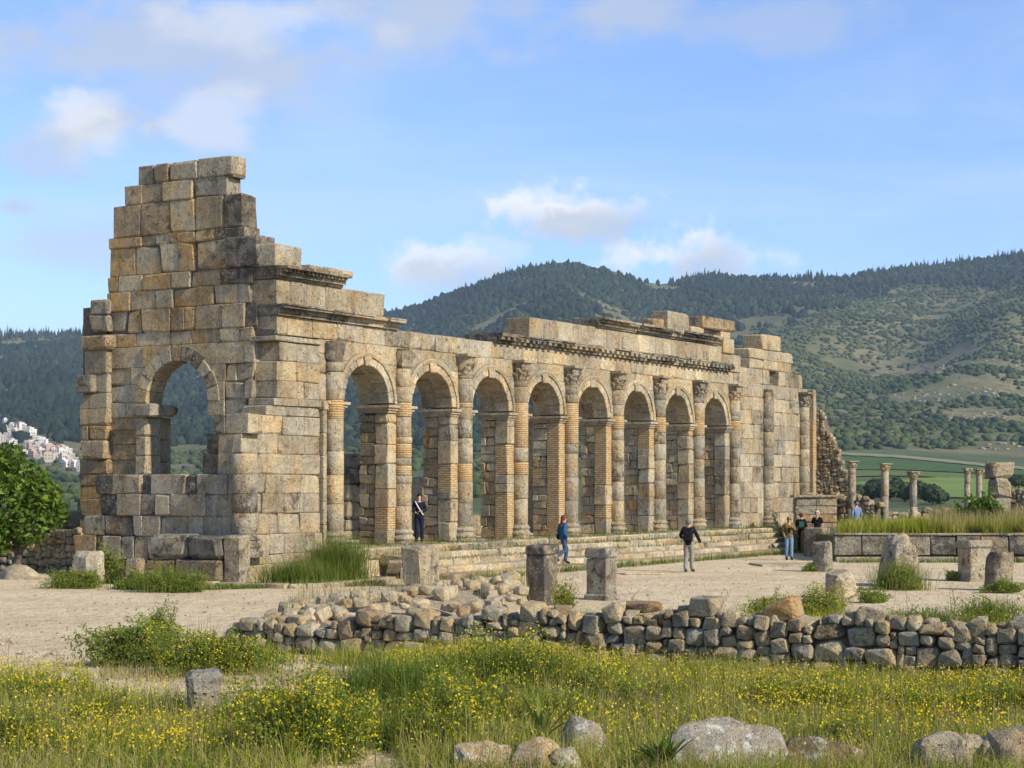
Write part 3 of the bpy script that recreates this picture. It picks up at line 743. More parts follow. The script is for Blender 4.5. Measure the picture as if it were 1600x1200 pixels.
for i in range(13):                                                   # dark ring of mortar behind the voussoirs
    a = math.pi * i / 12
    for rr in (ARC_R + .03, ARC_O - .05):
        for u_ in (0.02, 0.68): v_.append((u_, ARC_V + rr * math.cos(a), ARC_Z + rr * math.sin(a)))
for i in range(12):
    k = 4 * i; f_ += [(k, k + 4, k + 5, k + 1), (k + 2, k + 3, k + 7, k + 6), (k, k + 2, k + 6, k + 4), (k + 1, k + 5, k + 7, k + 3)]
AR.data.from_pydata(v_, [], f_)
# impost at the left springing, and the jamb behind
jl = ARC_V + ARC_R
block('impost', -0.26, 0.95, jl - 0.42, jl + 0.42, ARC_Z - 0.45, ARC_Z - 0.02, STONE, EW, tint('s'), 0.05, 0.03, 0.5)
block('impost', 0.5, 1.3, v_of(268, .9), jl + 0.2, ARC_Z - 0.38, ARC_Z - 0.06, STONE, EW, tint('b'), 0.08, 0.04, 0.6)
for k in range(4):
    block('jamb_block', 0.72, 1.25, v_of(256, .9), jl + 0.5, ARC_Z - 0.45 - 0.72 * (k + 1), ARC_Z - 0.45 - 0.72 * k, STONE, EW, tint('ygyc'[k]), 0.025, 0.012)
for k in range(5):
    block('jamb_block', -0.04, 0.68, jl + 0.0, jl + 0.44, ARC_Z - 0.45 - 0.62 * (k + 1), ARC_Z - 0.45 - 0.62 * k, STONE, EW, tint('wcwwc'[k]), 0.025, 0.012)
v, f = boxes_vf(core_boxes['end']); EW.data.from_pydata(v, [], f)

# ---- low front wall of the end (plane u = -1.55), toothed up to the corner pier
LU = -1.55
LW = link('low_wall', bpy.data.meshes.new('low_wall'), MORTAR, BAS)
low_core = []
lowrows = [(700, (165, 290), [190, 310, 478, 540, 738, 764, 830, 1022, 1112], 'dgdgsdgg'), (700, (290, 425), [205, 330, 478, 568, 666, 884, 1066, 1112], 'dgdgggg'),
           (700, (425, 555), [112, 250, 432, 490, 600, 688, 772, 866, 955, 1048, 1112], 'sdggggcgcg'), (700, (555, 705), [60, 195, 240, 355, 435, 520, 760, 960, 1112], 'bdgsgsdg'),
           (700, (705, 850), [60, 240, 400, 520, 690, 960, 1112], 'sdsssg'),
           (480, (915, 1045), [848, 962, 1112], 'dg'), (480, (797, 915), [876, 1050, 1112], 'dg'), (480, (677, 797), [926, 1006, 1150], 'dg')]
lv = (v_of(378, LU), )
for (yoff, (ya, yb), js, tn) in lowrows:
    vr = v_of(260, LU); z1 = z_of(yoff + ya / 4, LU, vr); z0 = max(0.0, z_of(yoff + yb / 4, LU, vr))
    if yb >= 850 and yoff == 700: z0 = -0.1
    for i in range(len(js) - 1):
        b1, b0 = v_of(ZX(js[i]), LU), v_of(ZX(js[i + 1]), LU); k = tn[min(i, len(tn) - 1)]
        pr = random.uniform(-.015, .03) - (0.12 if k == 'd' and random.random() < .6 else 0)
        block('wall_block', LU - pr, LU + 0.75, b0, b1, z0, z1, STONE, LW, tint(k), 0.022, 0.012, 0.22, 0.005)
        low_core.append((LU + .2, LU + .7, b0 + .03, b1 - .03, z0 - .02, z1 - .06))
v, f = boxes_vf(low_core); LW.data.from_pydata(v, [], f)

# ---- arcade (front plane v = 0)
ARC = link('arcade_wall', bpy.data.meshes.new('arcade_wall'), MORTAR, BAS)
BAY = 3.78; UK = [2.87 + BAY * k for k in range(9)]; ZF = 0.90; ZI = 5.55; ZAB = 7.50; ZAT = 8.08; ZC1 = 8.42; ZFT = 9.20; ZC2 = 9.58
TW = 1.08
arc_core = []
def fblock(name, a, b, z0, z1, k, v0=0.0, v1=TW, par=ARC, **kw):
    o = block(name, a, b, v0, v1, z0, z1, STONE, par, tint(k), kw.get('r', 0.02), kw.get('jit', 0.010), kw.get('chip', 0.12), 0.005)
    return o
# corner pier at the left: courses with the photo column of their left edge, right edge at the first pilaster
corner = [((437, 473), 433, 'c'), ((490, 524), 433, 'c'), ((525, 533), 428, 'c'), ((534, 564), 437, 'g'), ((564, 595), 433, 'y'), ((595, 622), 433, 'g'), ((622, 634), 426, 'g'),
          ((634, 649.5), 416, 'g'), ((650, 679.5), 405, 'g'), ((679.5, 709.5), 379, 'g'), ((709.5, 741), 379, 'g'), ((741, 771), 379, 'g'), ((771, 802), 379, 'g'), ((802, 834), 379, 'g'),
          ((834, 865), 379, 'g'), ((865, 880), 379, 'c'), ((880, 915), 379, 'c')]
for (ya, yb), xl, k in corner[2:]:
    ul = u_of(xl); um = u_of(440); z1 = z_of(ya, um, 0); z0 = max(-.1, z_of(yb, um, 0)); ur = 2.22; x = ul; first = True
    vv0 = -0.07 if ya in (525, 622) else (-0.0 if z0 > 1 else -0.12)
    n = max(2, int(round((ur - ul) / 0.95)))
    cuts = [ul] + sorted(ul + (ur - ul) * (i + random.uniform(-.25, .25)) / n for i in range(1, n)) + [ur]
    for a, b_ in zip(cuts, cuts[1:]):
        fblock('ashlar', a, b_, z0, z1, random.choice([k, k, 'g', 'y', 's']) if z0 < 5 else random.choice([k, 'g']), vv0 + random.uniform(-.012, .012), 0.95 + random.uniform(0, .04))
    arc_core.append((ul + .08, ur + .5, 0.08, 0.88, z0 - .02, z1 - .03))
# dark toothing between the end wall and the pier
for q in range(7):
    z = 4.4 + q * 0.62; block('toothing_stone', 0.05 + random.uniform(0, .15), 0.7, 0.88, 1.0 + random.uniform(.1, .45), z, z + 0.6, STONE, ARC, tint('dgcdgys'[q]), .04, .03, .4)
# quarter column at the outer corner
def drum_stack(parent, cu, cv, z0, z1, r, cuts, tints, brick=()):
    zs = [z0] + [c for c in cuts if z0 + .1 < c < z1 - .1] + [z1]
    for i, (a, b_) in enumerate(zip(zs, zs[1:])):
        isb = any(lo - .05 <= (a + b_) / 2 <= hi + .05 for lo, hi in brick)
        rr = r * random.uniform(.97, 1.02); h = b_ - a - .006; e = .018
        vv, ff = lathe_vf([(rr - e, -h / 2), (rr, -h / 2 + e), (rr * .997, h / 2 - e), (rr - e, h / 2)], 22, 0.006)
        o = link('brick_drum' if isb else 'drum', mesh('drum', vv, ff), BRICK if isb else STONE, parent, tint(tints[i % len(tints)]), (cu + random.uniform(-.012, .012), cv + random.uniform(-.012, .012), (a + b_) / 2), (0, 0, random.uniform(0, 6)))
        for p in o.data.polygons: p.use_smooth = abs(p.normal.z) < .5
def column_core(name, cu, cv, z0, z1, r, parent=BAS):
    vv, ff = lathe_vf([(r, z0), (r, z1)], 12); vv = [(a + cu, b_ + cv, c) for a, b_, c in vv]
    return link(name, mesh(name, vv, ff), MORTAR, parent)
BASE_P = [(.50, 0), (.50, .10), (.54, .13), (.56, .18), (.54, .23), (.48, .26), (.46, .31), (.48, .34), (.51, .36), (.52, .40), (.50, .44), (.44, .47), (.43, .52)]
def base_mesh(s=1.0, pl=0.56):
    vv, ff = lathe_vf([(r * s, z) for r, z in BASE_P], 22, .006); bx = boxes_vf([(-pl * s, pl * s, -pl * s, pl * s, -.16, .004)])
    return mesh('column_base', *merge_vf([(vv, ff), bx]))
def capital_vf(r=.40, h=.72, seed=0, worn=0.3):
    rs = random.Random(seed); parts = [lathe_vf([(r, 0), (r * 1.04, .03), (r * .98, .06), (r * 1.0, h * .5), (r * 1.12, h * .75), (r * 1.32, h * .87)], 20, .02)]
    a = r * 1.42; parts.append(boxes_vf([(-a, a, -a, a, h * .87, h)]))
    for row, (z0, z1, rr, n) in enumerate(((.06, .40, 1.05, 8), (.22, .62, 1.10, 8))):
        for i in range(n):
            if rs.random() < worn * .4: continue
            t = 2 * math.pi * (i + .5 * row) / n; w = r * .30; zt = h * z1 * rs.uniform(.9, 1.05); zb = h * z0
            pts = []
            for (off, wid, z) in ((rr, 1.0, zb), (rr * 1.05, 1.0, (zb + zt) / 2), (rr * 1.22, .8, zt), (rr * 1.3, .45, zt - .035)):
                for s in (-1, 1): pts.append((off * r * math.cos(t) - s * w * wid * math.sin(t), off * r * math.sin(t) + s * w * wid * math.cos(t), z))
            for s in (-1, 1): pts.append((.9 * r * math.cos(t) - s * w * math.sin(t), .9 * r * math.sin(t) + s * w * math.cos(t), zb))
            parts.append((pts, [(0, 1, 3, 2), (2, 3, 5, 4), (4, 5, 7, 6), (0, 2, 4, 6, 8), (1, 9, 7, 5, 3), (6, 7, 9, 8)]))
    for i in range(4):                                               # corner volutes
        t = math.pi / 4 + i * math.pi / 2
        if rs.random() < worn: continue
        vv, ff = ICO[1]; parts.append(([(p.x * .10 + 1.32 * r * math.cos(t), p.y * .10 + 1.32 * r * math.sin(t), p.z * .12 + h * .74) for p in vv], ff))
    return merge_vf(parts)
CAPS = [mesh('capital', *capital_vf(.40, .74, 60 + k, .25 + .15 * (k % 3))) for k in range(4)]
BASEM = [base_mesh(1.0) for _ in range(2)]
cq = column_core('corner_column', -1.42, 0.02, ZF, z_of(709, -1.5, 0), .36)
drum_stack(cq, -1.42, 0.02, 1.42, z_of(709, -1.5, 0), .40, [z_of(y, -1.5, 0) for y in (802, 771, 741)], 'sdsg')
link('column_base', BASEM[0], STONE, cq, tint('s'), (-1.42, .02, ZF), None, (.92, .92, 1))

def zk(k, y): return z_of(y, UK[k], 0)
COLBRICK = {1: [(629, 652), (693, 715), (727, 743)], 2: [(629, 637), (724, 752)], 3: [(630, 700), (722, 742)], 4: [(630, 694)], 5: [(650, 672)], 6: [(652, 676)], 7: [(657, 681)], 8: [(658, 673)], 0: [(625, 655)]}
PIERBRICK = {1: [(793, 828)], 2: [(725, 768)], 3: [(694, 742), (770, 845)], 4: [(655, 860)], 5: [(660, 758), (788, 810)], 6: [(658, 702)], 7: [(664, 682)], 8: []}
PT = {0: 'gyg', 1: 'gccg', 2: 'sgcg', 3: 'gcg', 4: 'ggy', 5: 'ygs', 6: 'gsg', 7: 'sgg', 8: 'sgs'}
for k in range(9):
    u = UK[k]; cb_ = [(zk(k, b_), zk(k, a)) for a, b_ in COLBRICK[k]]; pb = [(zk(k, b_), zk(k, a)) for a, b_ in PIERBRICK.get(k, [])]
    cc = column_core('column', u, -0.06, ZF, 7.45, .26)
    link('column_base', BASEM[k % 2], STONE, cc, tint('g'), (u, -.06, ZF + .02), None, (.74, .74, .95))
    cuts = sorted([c for lo_hi in cb_ for c in lo_hi])
    z = ZF + .54; full = []
    while z < 6.3: z += random.uniform(.62, .95); full.append(z)
    cuts = sorted(cuts + [c for c in full if all(abs(c - q) > .22 for q in cuts) and not any(lo < c < hi for lo, hi in cb_)])
    if k == 0: cuts = [c for c in cuts]
    drum_stack(cc, u, -0.06, ZF + .50, 6.78, .31, cuts, PT[k], cb_)
    if k == 0:                                                       # broken first capital
        block('capital', u - .34, u + .26, -.30, .1, 6.80, 7.44, STONE, cc, tint('d'), .12, .08, .7)
    elif k == 1:
        block('capital', u - .28, u + .28, -.36, .1, 6.80, 7.44, STONE, cc, tint('s'), .12, .06, .6)
    else: link('capital', CAPS[k % 4], STONE, cc, tint('s' if k % 2 else 'g'), (u, -.06, 6.76), (0, 0, random.choice([0, math.pi / 2])), (.80, .80, 1))
    # pier: front ashlar, one block through the pier per course
    zs = [ZF]; z = ZF
    pcuts = sorted(c for lh in pb for c in lh)
    while z < ZI - .45: z += random.uniform(.55, .85); zs.append(z)
    zs = [c for c in zs if c < ZI - .5 and all(abs(c - q) > .2 for q in pcuts) and not any(lo < c < hi for lo, hi in pb)] + pcuts
    zs = sorted(set([max(ZF, min(c, ZI - .26)) for c in zs] + [ZF, ZI - .26]))
    lo_u, hi_u = (u - .76, u + .58) if k else (u - .45, u + .58)
    pier = link('pier', mesh('pier', *boxes_vf([(lo_u + .15, hi_u - .12, .08, TW - .02, ZF, ZI)])), MORTAR, BAS)
    if k == 8: hi_u = u + .45
    for a, b_ in zip(zs, zs[1:]):
        if b_ - a < .04: continue
        isb = any(lo - .03 <= (a + b_) / 2 <= hi + .03 for lo, hi in pb); j = random.uniform(-.025, .02)
        block('brick_band' if isb else 'pier_block', lo_u + (0.02 if isb else j), hi_u - j, 0.0 + (.02 if isb else 0), .56, a, b_, BRICK if isb else STONE, pier, tint(random.choice(PT[k] + 'cc')), .02 if not isb else .012, .012 if not isb else .004, .2, .005)
    # rougher masonry at the back of the pier, smaller stones
    z = ZF
    while z < ZI - .3:
        h = min(random.uniform(.20, .46), ZI - .26 - z)
        if h < .1: break
        cuts = [.58, TW + .14] if random.random() < .35 else [.58, random.uniform(.74, 1.02), TW + .14]
        for a, b_ in zip(cuts, cuts[1:]):
            isb = (4 <= k <= 5 and random.random() < .12)
            block('jamb_stone', lo_u + random.uniform(.01, .06), hi_u - .04, a, b_, z, z + h, BRICK if isb else STONE, pier, tint(random.choice('yyccyowy')), .022, .014, .25, .008)
        z += h
    # impost moulding: three stepped fillets
    bs = []
    for (d, za, zb) in ((.03, ZI - .26, ZI - .18), (.09, ZI - .18, ZI - .09), (.16, ZI - .09, ZI - .002)):
        bs.append((lo_u - d, hi_u + d, -d, .60 + d * .4, za, zb - .002)); bs.append((lo_u - d * .7, hi_u + d * .7, .60 + d * .4 + .006, TW + .16, za, zb - .004))
    link('impost', mesh('impost', *boxes_vf(bs)), STONE, pier, tint('c'))
# arches
for k in range(8):
    c = (UK[k] + .58 + UK[k + 1] - .76) / 2; R = (UK[k + 1] - .76 - UK[k] - .58) / 2; RO = R + .36; zc = ZI + .05
    # archivolt moulding, thin raised ring
    v, f = [], []; n = 20; miss = {0: 12, 5: 7}.get(k, n)
    for i in range(n + 1):
        a = math.pi * i / n
        for rr, vv in ((RO - .10, -.03), (RO - .10, -.10), (RO + .0, -.13), (RO + .05, -.10), (RO + .05, .05)): v.append((c + rr * math.cos(a), vv, zc + rr * math.sin(a)))
    for i in range(n):
        if k in (0, 5) and i < n - miss: pass
        for q in range(4): f.append((5 * i + q, 5 * i + q + 1, 5 * i + q + 6, 5 * i + q + 5))
    ao = link('arch', mesh('arch', v, f), STONE, BAS, tint('c'))
    nv = 11
    for i in range(nv):
        a0 = math.pi * i / nv + .006; a1 = math.pi * (i + 1) / nv - .006; am = (a0 + a1) / 2; ri = R + random.uniform(-.012, .012); ro = RO - .05
        key = .05 if i == nv // 2 else 0
        poly = [(c + r_ * math.cos(t), zc + r_ * math.sin(t)) for r_, t in ((ri - key, a0), (ri - key, am), (ri - key, a1), (ro, a1), (ro, am), (ro, a0))]
        prism('voussoir', poly, -.055 - key + random.uniform(-.015, .015), .58, STONE, ao, tint(random.choice('wcwcc') if not (k == 0 and i > 7) else 's'), .016)
    nb = 7
    for i in range(nb):                                              # barrel stones behind the front ring
        a0 = math.pi * i / nb + .004; a1 = math.pi * (i + 1) / nb - .004; am = (a0 + a1) / 2; ri = R + .02 + random.uniform(-.02, .02); ro = RO - .02
        poly = [(c + r_ * math.cos(t), zc + r_ * math.sin(t)) for r_, t in ((ri, a0), (ri * .995, am), (ri, a1), (ro, a1), (ro, am), (ro, a0))]
        prism('vault_stone', poly, .585, TW + .12 + random.uniform(-.04, .04), STONE, ao, tint(random.choice('cyycb')), .01)
    # spandrels
    courses = [(ZI, 6.22), (6.22, 6.88), (6.88, ZAB)]
    for z0, z1 in courses:
        for a, b_ in ((UK[k], c), (c, UK[k + 1])):
            for poly in trim_poly(a + .003, b_ - .003, z0 + .003, z1 - .003, (c, zc, RO - .07)):
                prism('spandrel_block', poly, random.uniform(-.012, .012), TW - .05, STONE, ARC, tint(random.choice('ggcyc')), .012)
# small rebated strip between corner pier and the first column
fblock('ashlar', 2.22, UK[0] + .02, ZI, 6.4, 'g', .04, .9); fblock('ashlar', 2.22, UK[0] + .02, 6.4, 7.05, 'c', .04, .9); fblock('ashlar', 2.22, UK[0] + .02, 7.05, ZAB, 'c', .04, .9)
for z0, z1 in zip(np.linspace(ZF, ZI - .3, 7), np.linspace(ZF, ZI - .3, 7)[1:]):
    fblock('pilaster_block', 2.24, UK[0] - .46, z0, z1, random.choice('ggc'), -.13, .9)
fblock('pilaster_block', 2.22, UK[0] - .4, ZI - .3, ZI, 'c', -.16, .9)
# solid wall between the eighth arch and the far end, with two more half columns
UE = u_of(1262); FW = link('far_wall', bpy.data.meshes.new('far_wall'), MORTAR, BAS)
far_core = []
z = ZF - .1; zs = [ZF - .1]
while z < 8.3: z += random.uniform(.60, .80); zs.append(z)
fcaps = [(8.06, UK[8]), (8.7, u_of(1155)), (9.9, u_of(1168))]
u9, u10 = u_of(1197), u_of(1253)
for z0, z1 in zip(zs, zs[1:]):
    ul = UK[8] + .02; ur = UE
    if z1 > 8.2: ul, ur = u_of(1156), u_of(1254)
    cuts = [ul]
    while cuts[-1] < ur - 1.4: cuts.append(cuts[-1] + random.uniform(.7, 1.35))
    cuts.append(ur)
    for a, b_ in zip(cuts, cuts[1:]):
        if abs((a + b_) / 2 - u_of(1208)) < .75 and 6.9 < z0 < 8.1 and random.random() < .6:
            fblock('ashlar', a, b_, z0, z1, 'd', .45, TW, FW); continue     # robbed stone: a dark hole
        fblock('ashlar', a, b_, z0, z1, random.choice('gggsc'), random.uniform(-.015, .015), TW, FW)
    far_core.append((ul + .06, ur - .06, .5, TW - .06, z0 - .03, z1 - .04))
topz = zs[-1]
for (xa, xb, za, zb, k) in [(1171, 1237, topz, topz + .48, 'y'), (1172, 1239, topz + .48, topz + .98, 'c'), (1192, 1221, topz + .98, topz + 1.72, 'y')]:
    ua, ub = u_of(xa), u_of(xb); n = max(1, int((ub - ua) / 1.3)); q = np.linspace(ua, ub, n + 1)
    for a, b_ in zip(q, q[1:]): fblock('ashlar', a, b_, za, zb, k, random.uniform(-.02, .02), TW, FW, r=.03, jit=.02, chip=.3)
v, f = boxes_vf(far_core); FW.data.from_pydata(v, [], f)
for uu, tints, br in ((u9, 'sgs', [(5.15, 5.5)]), (u10, 'gsg', [])):
    cc = column_core('column', uu, -.08, ZF, 7.45, .26)
    link('column_base', BASEM[0], STONE, cc, tint('s'), (uu, -.08, ZF + .02), None, (.74, .74, .95)); cu = []
    z = ZF + .5
    while z < 6.2: z += random.uniform(.65, .9); cu.append(z)
    drum_stack(cc, uu, -.08, ZF + .50, 6.76 if uu == u10 else 7.3, .31, cu + [5.15, 5.5] if br else cu, tints, br)
    if uu == u10: link('capital', CAPS[1], STONE, cc, tint('s'), (uu, -.08, 6.76), None, (.8, .8, 1))
# corner pilaster with an orange brick stretch, then the rough sloping cross wall
for i, (z0, z1) in enumerate([(ZF, 2.3), (2.3, 3.6), (3.6, 5.9), (5.9, 7.0), (7.0, 7.7)]):
    isb = i == 2
    block('brick_band' if isb else 'pilaster_block', UE + .02, UE + .42, -.30, .9, z0, z1, BRICK if isb else STONE, FW, tint('c'), .015, .008, .1, .005)

# ---- entablature above the arcade
EN = link('entablature', bpy.data.meshes.new('entablature'), MORTAR, BAS)
def course(name, ua, ub, z0, z1, lo, hi, tints, v0=-.0, v1=TW, joints=None):
    if joints: q = [u_of(x) for x in joints]
    else:
        q = [ua]
        while q[-1] < ub - hi * .9: q.append(q[-1] + random.uniform(lo, hi))
        q.append(ub)
    for a, b_ in zip(q, q[1:]):
        fblock(name, a, b_, z0, z1, random.choice(tints), v0 + random.uniform(-.012, .012), v1, EN, r=.018, chip=.15)
    return q
J1 = [433, 450, 489, 527.5, 567.5, 602]
course('architrave_block', 0, 0, ZAB, ZAT, 0, 0, 'ccgc', joints=J1)
course('architrave_block', 0, 0, ZAB, ZAT, 0, 0, 'ggsg', joints=[602, 641, 660, 681, 702, 726, 746, 768, 788])
course('architrave_block', u_of(788), u_of(1131), ZAB, ZAT, .95, 1.5, 'wcccwg')
course('architrave_block', u_of(1131), u_of(1182), ZAB, ZAT, .9, 1.3, 'gsg')
def cornice(ua, ub, z0, z1, steps, dent, tints, broken=.15, end=True):
    """moulded cornice in lengths of about a metre: stepped courses, each further out, with a row of dentils"""
    x = ua
    while x < ub - .15:
        l = min(random.uniform(.8, 1.35), ub - x)
        if ub - x - l < .3: l = ub - x
        h = z1 - z0; bs = []; n = len(steps); mis = random.random() < broken
        for i, (d0, fr) in enumerate(steps):
            za = z0 + h * (steps[i - 1][1] if i else 0); zb = z0 + h * fr
            d = d0 * (random.uniform(.55, .85) if mis and i > 0 else random.uniform(.95, 1.04))
            bs.append((x + .008, x + l - .008, -d, TW + d * .4, za, zb - .003))
        if dent:
            dz0, dz1 = z0 + h * dent[0], z0 + h * dent[1]; t = x + .05
            while t < x + l - .12:
                if random.random() > .08: bs.append((t, t + (.10 if dent[1] > .7 else .20), -dent[2], 0, dz0, dz1))
                t += .19 if dent[1] > .7 else .40
        cx_ = x + l / 2; V, Fc = boxes_vf(bs); V = [(a - cx_ + random.uniform(-.006, .006), b_ + random.uniform(-.010, .010), c - z0 + random.uniform(-.006, .006)) for a, b_, c in V]
        link('cornice_block', mesh('cornice', V, Fc), STONE, EN, tint(random.choice(tints)), (cx_, 0, z0), (random.uniform(-.01, .01), 0, 0)); x += l
ST1 = [(.10, .24), (.15, .62), (.38, .84), (.42, 1.0)]; ST2 = [(.08, .2), (.20, .5), (.22, .75), (.46, 1.0)]
cornice(u_of(431), u_of(620), ZAT, ZC1, ST1, None, 'sgsds', .5); cornice(u_of(770), u_of(1139), ZAT, ZC1, ST1, (.26, .60, .36), 'sdsg', .3)
course('frieze_block', 0, 0, ZC1, ZFT, 0, 0, 'gcgg', joints=[433, 454, 479, 509, 544, 570, 602])
course('frieze_block', u_of(828), u_of(1128), ZC1, ZFT, 1.0, 1.6, 'gggcgw')
cornice(u_of(431), u_of(533), ZFT, ZC2, ST2, (.52, .74, .36), 'sds', .1); cornice(u_of(930), u_of(1122), ZFT, ZC2, ST2, (.52, .74, .36), 'sdss', .35)
# loose crown stones
block('crown_stone', -.02, u_of(470), -.05, .85, ZC2 + .003, ZC2 + .68, STONE, EN, tint('g'), .03, .015)
for a, b_ in ((470, 493), (493, 517), (517, 539)): block('crown_stone', u_of(a), u_of(b_), -.34, .5, ZC2 + .002, ZC2 + .15, STONE, EN, tint('g'), .02, .012)
block('crown_stone', u_of(1042), u_of(1076), -.05, .8, ZC2 + .003, ZC2 + .80, STONE, EN, tint('g'), .03, .015)
block('crown_stone', u_of(1026), u_of(1041), .1, .7, ZC2 + .003, ZC2 + .42, STONE, EN, tint('b'), .03, .02)
block('crown_stone', u_of(1128), u_of(1144), -.1, .95, ZFT - .30, ZFT + .38, STONE, EN, tint('y'), .03, .015)
block('crown_stone', u_of(1126), u_of(1141), .0, .8, ZFT + .38, ZFT + .68, STONE, EN, tint('c'), .03, .015)
block('crown_stone', u_of(1095), u_of(1146), -.1, .6, ZC2 + .31, ZC2 + .84, STONE, EN, tint('b'), .03, .015)
block('crown_stone', u_of(1080), u_of(1100), .0, .5, ZC2 + .003, ZC2 + .31, STONE, EN, tint('y'), .03, .015)
block('crown_stone', u_of(1128), u_of(1157), -.02, 1.0, ZAT + .003, ZFT - .32, STONE, EN, tint('g'), .03, .012)
v, f = boxes_vf([(0.1, u_of(1180), .1, TW - .1, ZAB - .03, ZAT - .06), (.1, u_of(600), .1, TW - .1, ZAT - .06, ZFT - .08), (u_of(832), u_of(1124), .1, TW - .1, ZAT - .06, ZFT - .08)] + arc_core[:0]); EN.data.from_pydata(v, [], f)
v, f = boxes_vf(arc_core); ARC.data.from_pydata(v, [], f)
# ------------------------------------------------------------------ stylobate, floor and steps
FL = link('floor', mesh('floor', *boxes_vf([(1.6, UE + .4, -1.3, 21, -.2, ZF - .02)])), GROUND, BAS)
x = 1.9
while x < UE:
    l = random.uniform(.9, 1.9)
    block('plinth_block', x, x + l, -1.35 + random.uniform(-.05, .03), .2, .52, ZF + random.uniform(-.03, .03), STONE, BAS, tint(random.choice('gycs')), .05, .03, .4, .01); x += l
STP = empty('stairway', site(0, 0, 0), TH); tag(STP, 'long flight of worn stone steps along the foot of the arcade', 'steps')
UST = u_of(1205)
for i, (v0, v1, z0, z1, ua) in enumerate([(-2.30, -1.36, .42, .72, 3.3), (-3.15, -2.28, .22, .54, 2.6), (-4.0, -3.13, .04, .36, 2.2), (-4.85, -3.98, -.15, .18, 2.4)]):
    x = ua + random.uniform(-.3, .3); ue = UST + 1.2 * i - 1.0
    while x < ue:
        l = random.uniform(.9, 1.75); d = random.uniform(-.05, .05)
        block('step_block', x, min(x + l, ue + .3), v0 + d, v1 + .1, z0 - .1, z1 + random.uniform(-.02, .012), STONE, STP, tint(random.choice('cycgcw')), .035, .018, .3, .012)
        x += l
# kerb along the terrace edge in front of the corner
KB = empty('kerb', site(0, 0, 0)); tag(KB, 'low curved line of pale kerb stones below the corner pier', 'kerb')
pts = [gpt(x_, y_) for x_, y_ in ((290, 916), (340, 917), (392, 918.5), (450, 920), (505, 919), (560, 914), (612, 908))]
for a, b_ in zip(pts, pts[1:]):
    n = 2
    for i in range(n):
        p, q = a.lerp(b_, i / n), a.lerp(b_, (i + 1) / n); d = q - p
        link('kerb_stone', cb_mesh(d.length - .01, .32, .20, .03, .015), STONE, KB, tint('c'), (p + q) / 2 - KB.location + Vector((0, 0, .04)), (0, 0, math.atan2(d.y, d.x)))

# ------------------------------------------------------------------ rough sloping cross wall at the far end (small stones)
STONES = [rubble_mesh(100 + k) for k in range(14)]
for me in STONES: me.materials.append(RUBBLE)
def pack(length, top, wr, hr, seed, cell=.02):
    """stones packed into a wall face; top(x) gives the wall's height. Returns (x, z, w, h)"""
    r = random.Random(seed); n = int(length / cell); H = np.zeros(n); out = []
    T = np.array([top(i * cell) for i in range(n)]); guard = 0
    while guard < 4000:
        guard += 1; rem = T - H; ok = np.where(rem > hr[0] * .6)[0]
        if len(ok) == 0: break
        i = ok[np.argmin(H[ok])]; w = r.uniform(*wr) if r.random() < .8 else r.uniform(wr[1], wr[1] * 1.35); k = int(w / cell); base = H[i]; j = i
        while j < n and j - i < k and H[j] < base + .035: j += 1
        if (j - i) * cell < wr[0] * .55:
            H[i:j] = min(H[max(0, i - 1)] if i else base + .1, H[j] if j < n else base + .1); H[i:j] = np.maximum(H[i:j], base + .03); continue
        w = (j - i) * cell; h = min(max(hr[0], w * r.uniform(.55, .95)), hr[1]) if r.random() < .8 else r.uniform(*hr)
        z0 = H[i:j].max(); out.append((i * cell + w / 2, z0 + h / 2, w, h)); H[i:j] = z0 + h
    return out
def rubble_wall(root, A, B, top, wr, hr, thick, seed, tints, name='stone', cap_rows=2, proud=.06, core_top=.05, slope=0.0, mat=None, backface=False, most=300):
    """wall from A to B (ground points), stones as parts of root, front to the right-hand side of A->B seen from above reversed"""
    d = B - A; L_ = d.length; ang = math.atan2(d.y, d.x); r = random.Random(seed); nrm = Vector((math.sin(ang), -math.cos(ang), 0))
    cnt = 0; tiny = []
    for (x, z, w, h) in pack(L_, top, wr, hr, seed):
        dep = max(.16, min(thick * .8, (w + h) * .55)); p = A + d.normalized() * x + nrm * (r.uniform(-.5, .8) * proud - dep * .42 + slope * -(z)) + Vector((0, 0, z))
        link(name, STONES[r.randrange(14)], None, root, tint(r.choice(tints)), p, (r.uniform(-.12, .12) + math.pi * r.randrange(2), r.uniform(-.16, .16), ang + r.uniform(-.12, .12)), (w * .545, dep * .60, h * .545)); cnt += 1
    for row in range(cap_rows):                                      # stones lying on the wall's top behind the face
        x = 0.0
        while x < L_:
            w = r.uniform(wr[0], wr[1] * 1.1); t = top(min(L_, x + w / 2)); back = .22 + row * (thick - .2) / max(1, cap_rows)
            if t > .05:
                p = A + d.normalized() * (x + w / 2) - nrm * (back + r.uniform(-.05, .05)) + Vector((0, 0, t - .03 + r.uniform(-.05, .03)))
                link(name, STONES[r.randrange(14)], None, root, tint(r.choice(tints)), p, (r.uniform(-.2, .2), r.uniform(-.2, .2), r.uniform(0, 6)), (w * .55, w * r.uniform(.4, .6), w * r.uniform(.22, .36))); cnt += 1
            x += w * r.uniform(.95, 1.2)
    n = max(2, int(L_ / .25)); V, Fc = [], []
    for i in range(n + 1):
        x = L_ * i / n; t = max(.02, top(x) - core_top); p = A + d.normalized() * x
        for b_, z in ((.15, -.2), (.15 + slope * t, t), (thick, t), (thick, -.2)): q = p - nrm * b_; V.append((q.x, q.y, z))
    for i in range(n):
        for k in range(3): a = i * 4 + k; Fc.append((a, a + 4, a + 5, a + 1))
    Fc += [(0, 1, 2, 3), (n * 4 + 3, n * 4 + 2, n * 4 + 1, n * 4)]
    core = link('earth_core', mesh('earth_core', V, Fc), MORTAR, root)
    return cnt
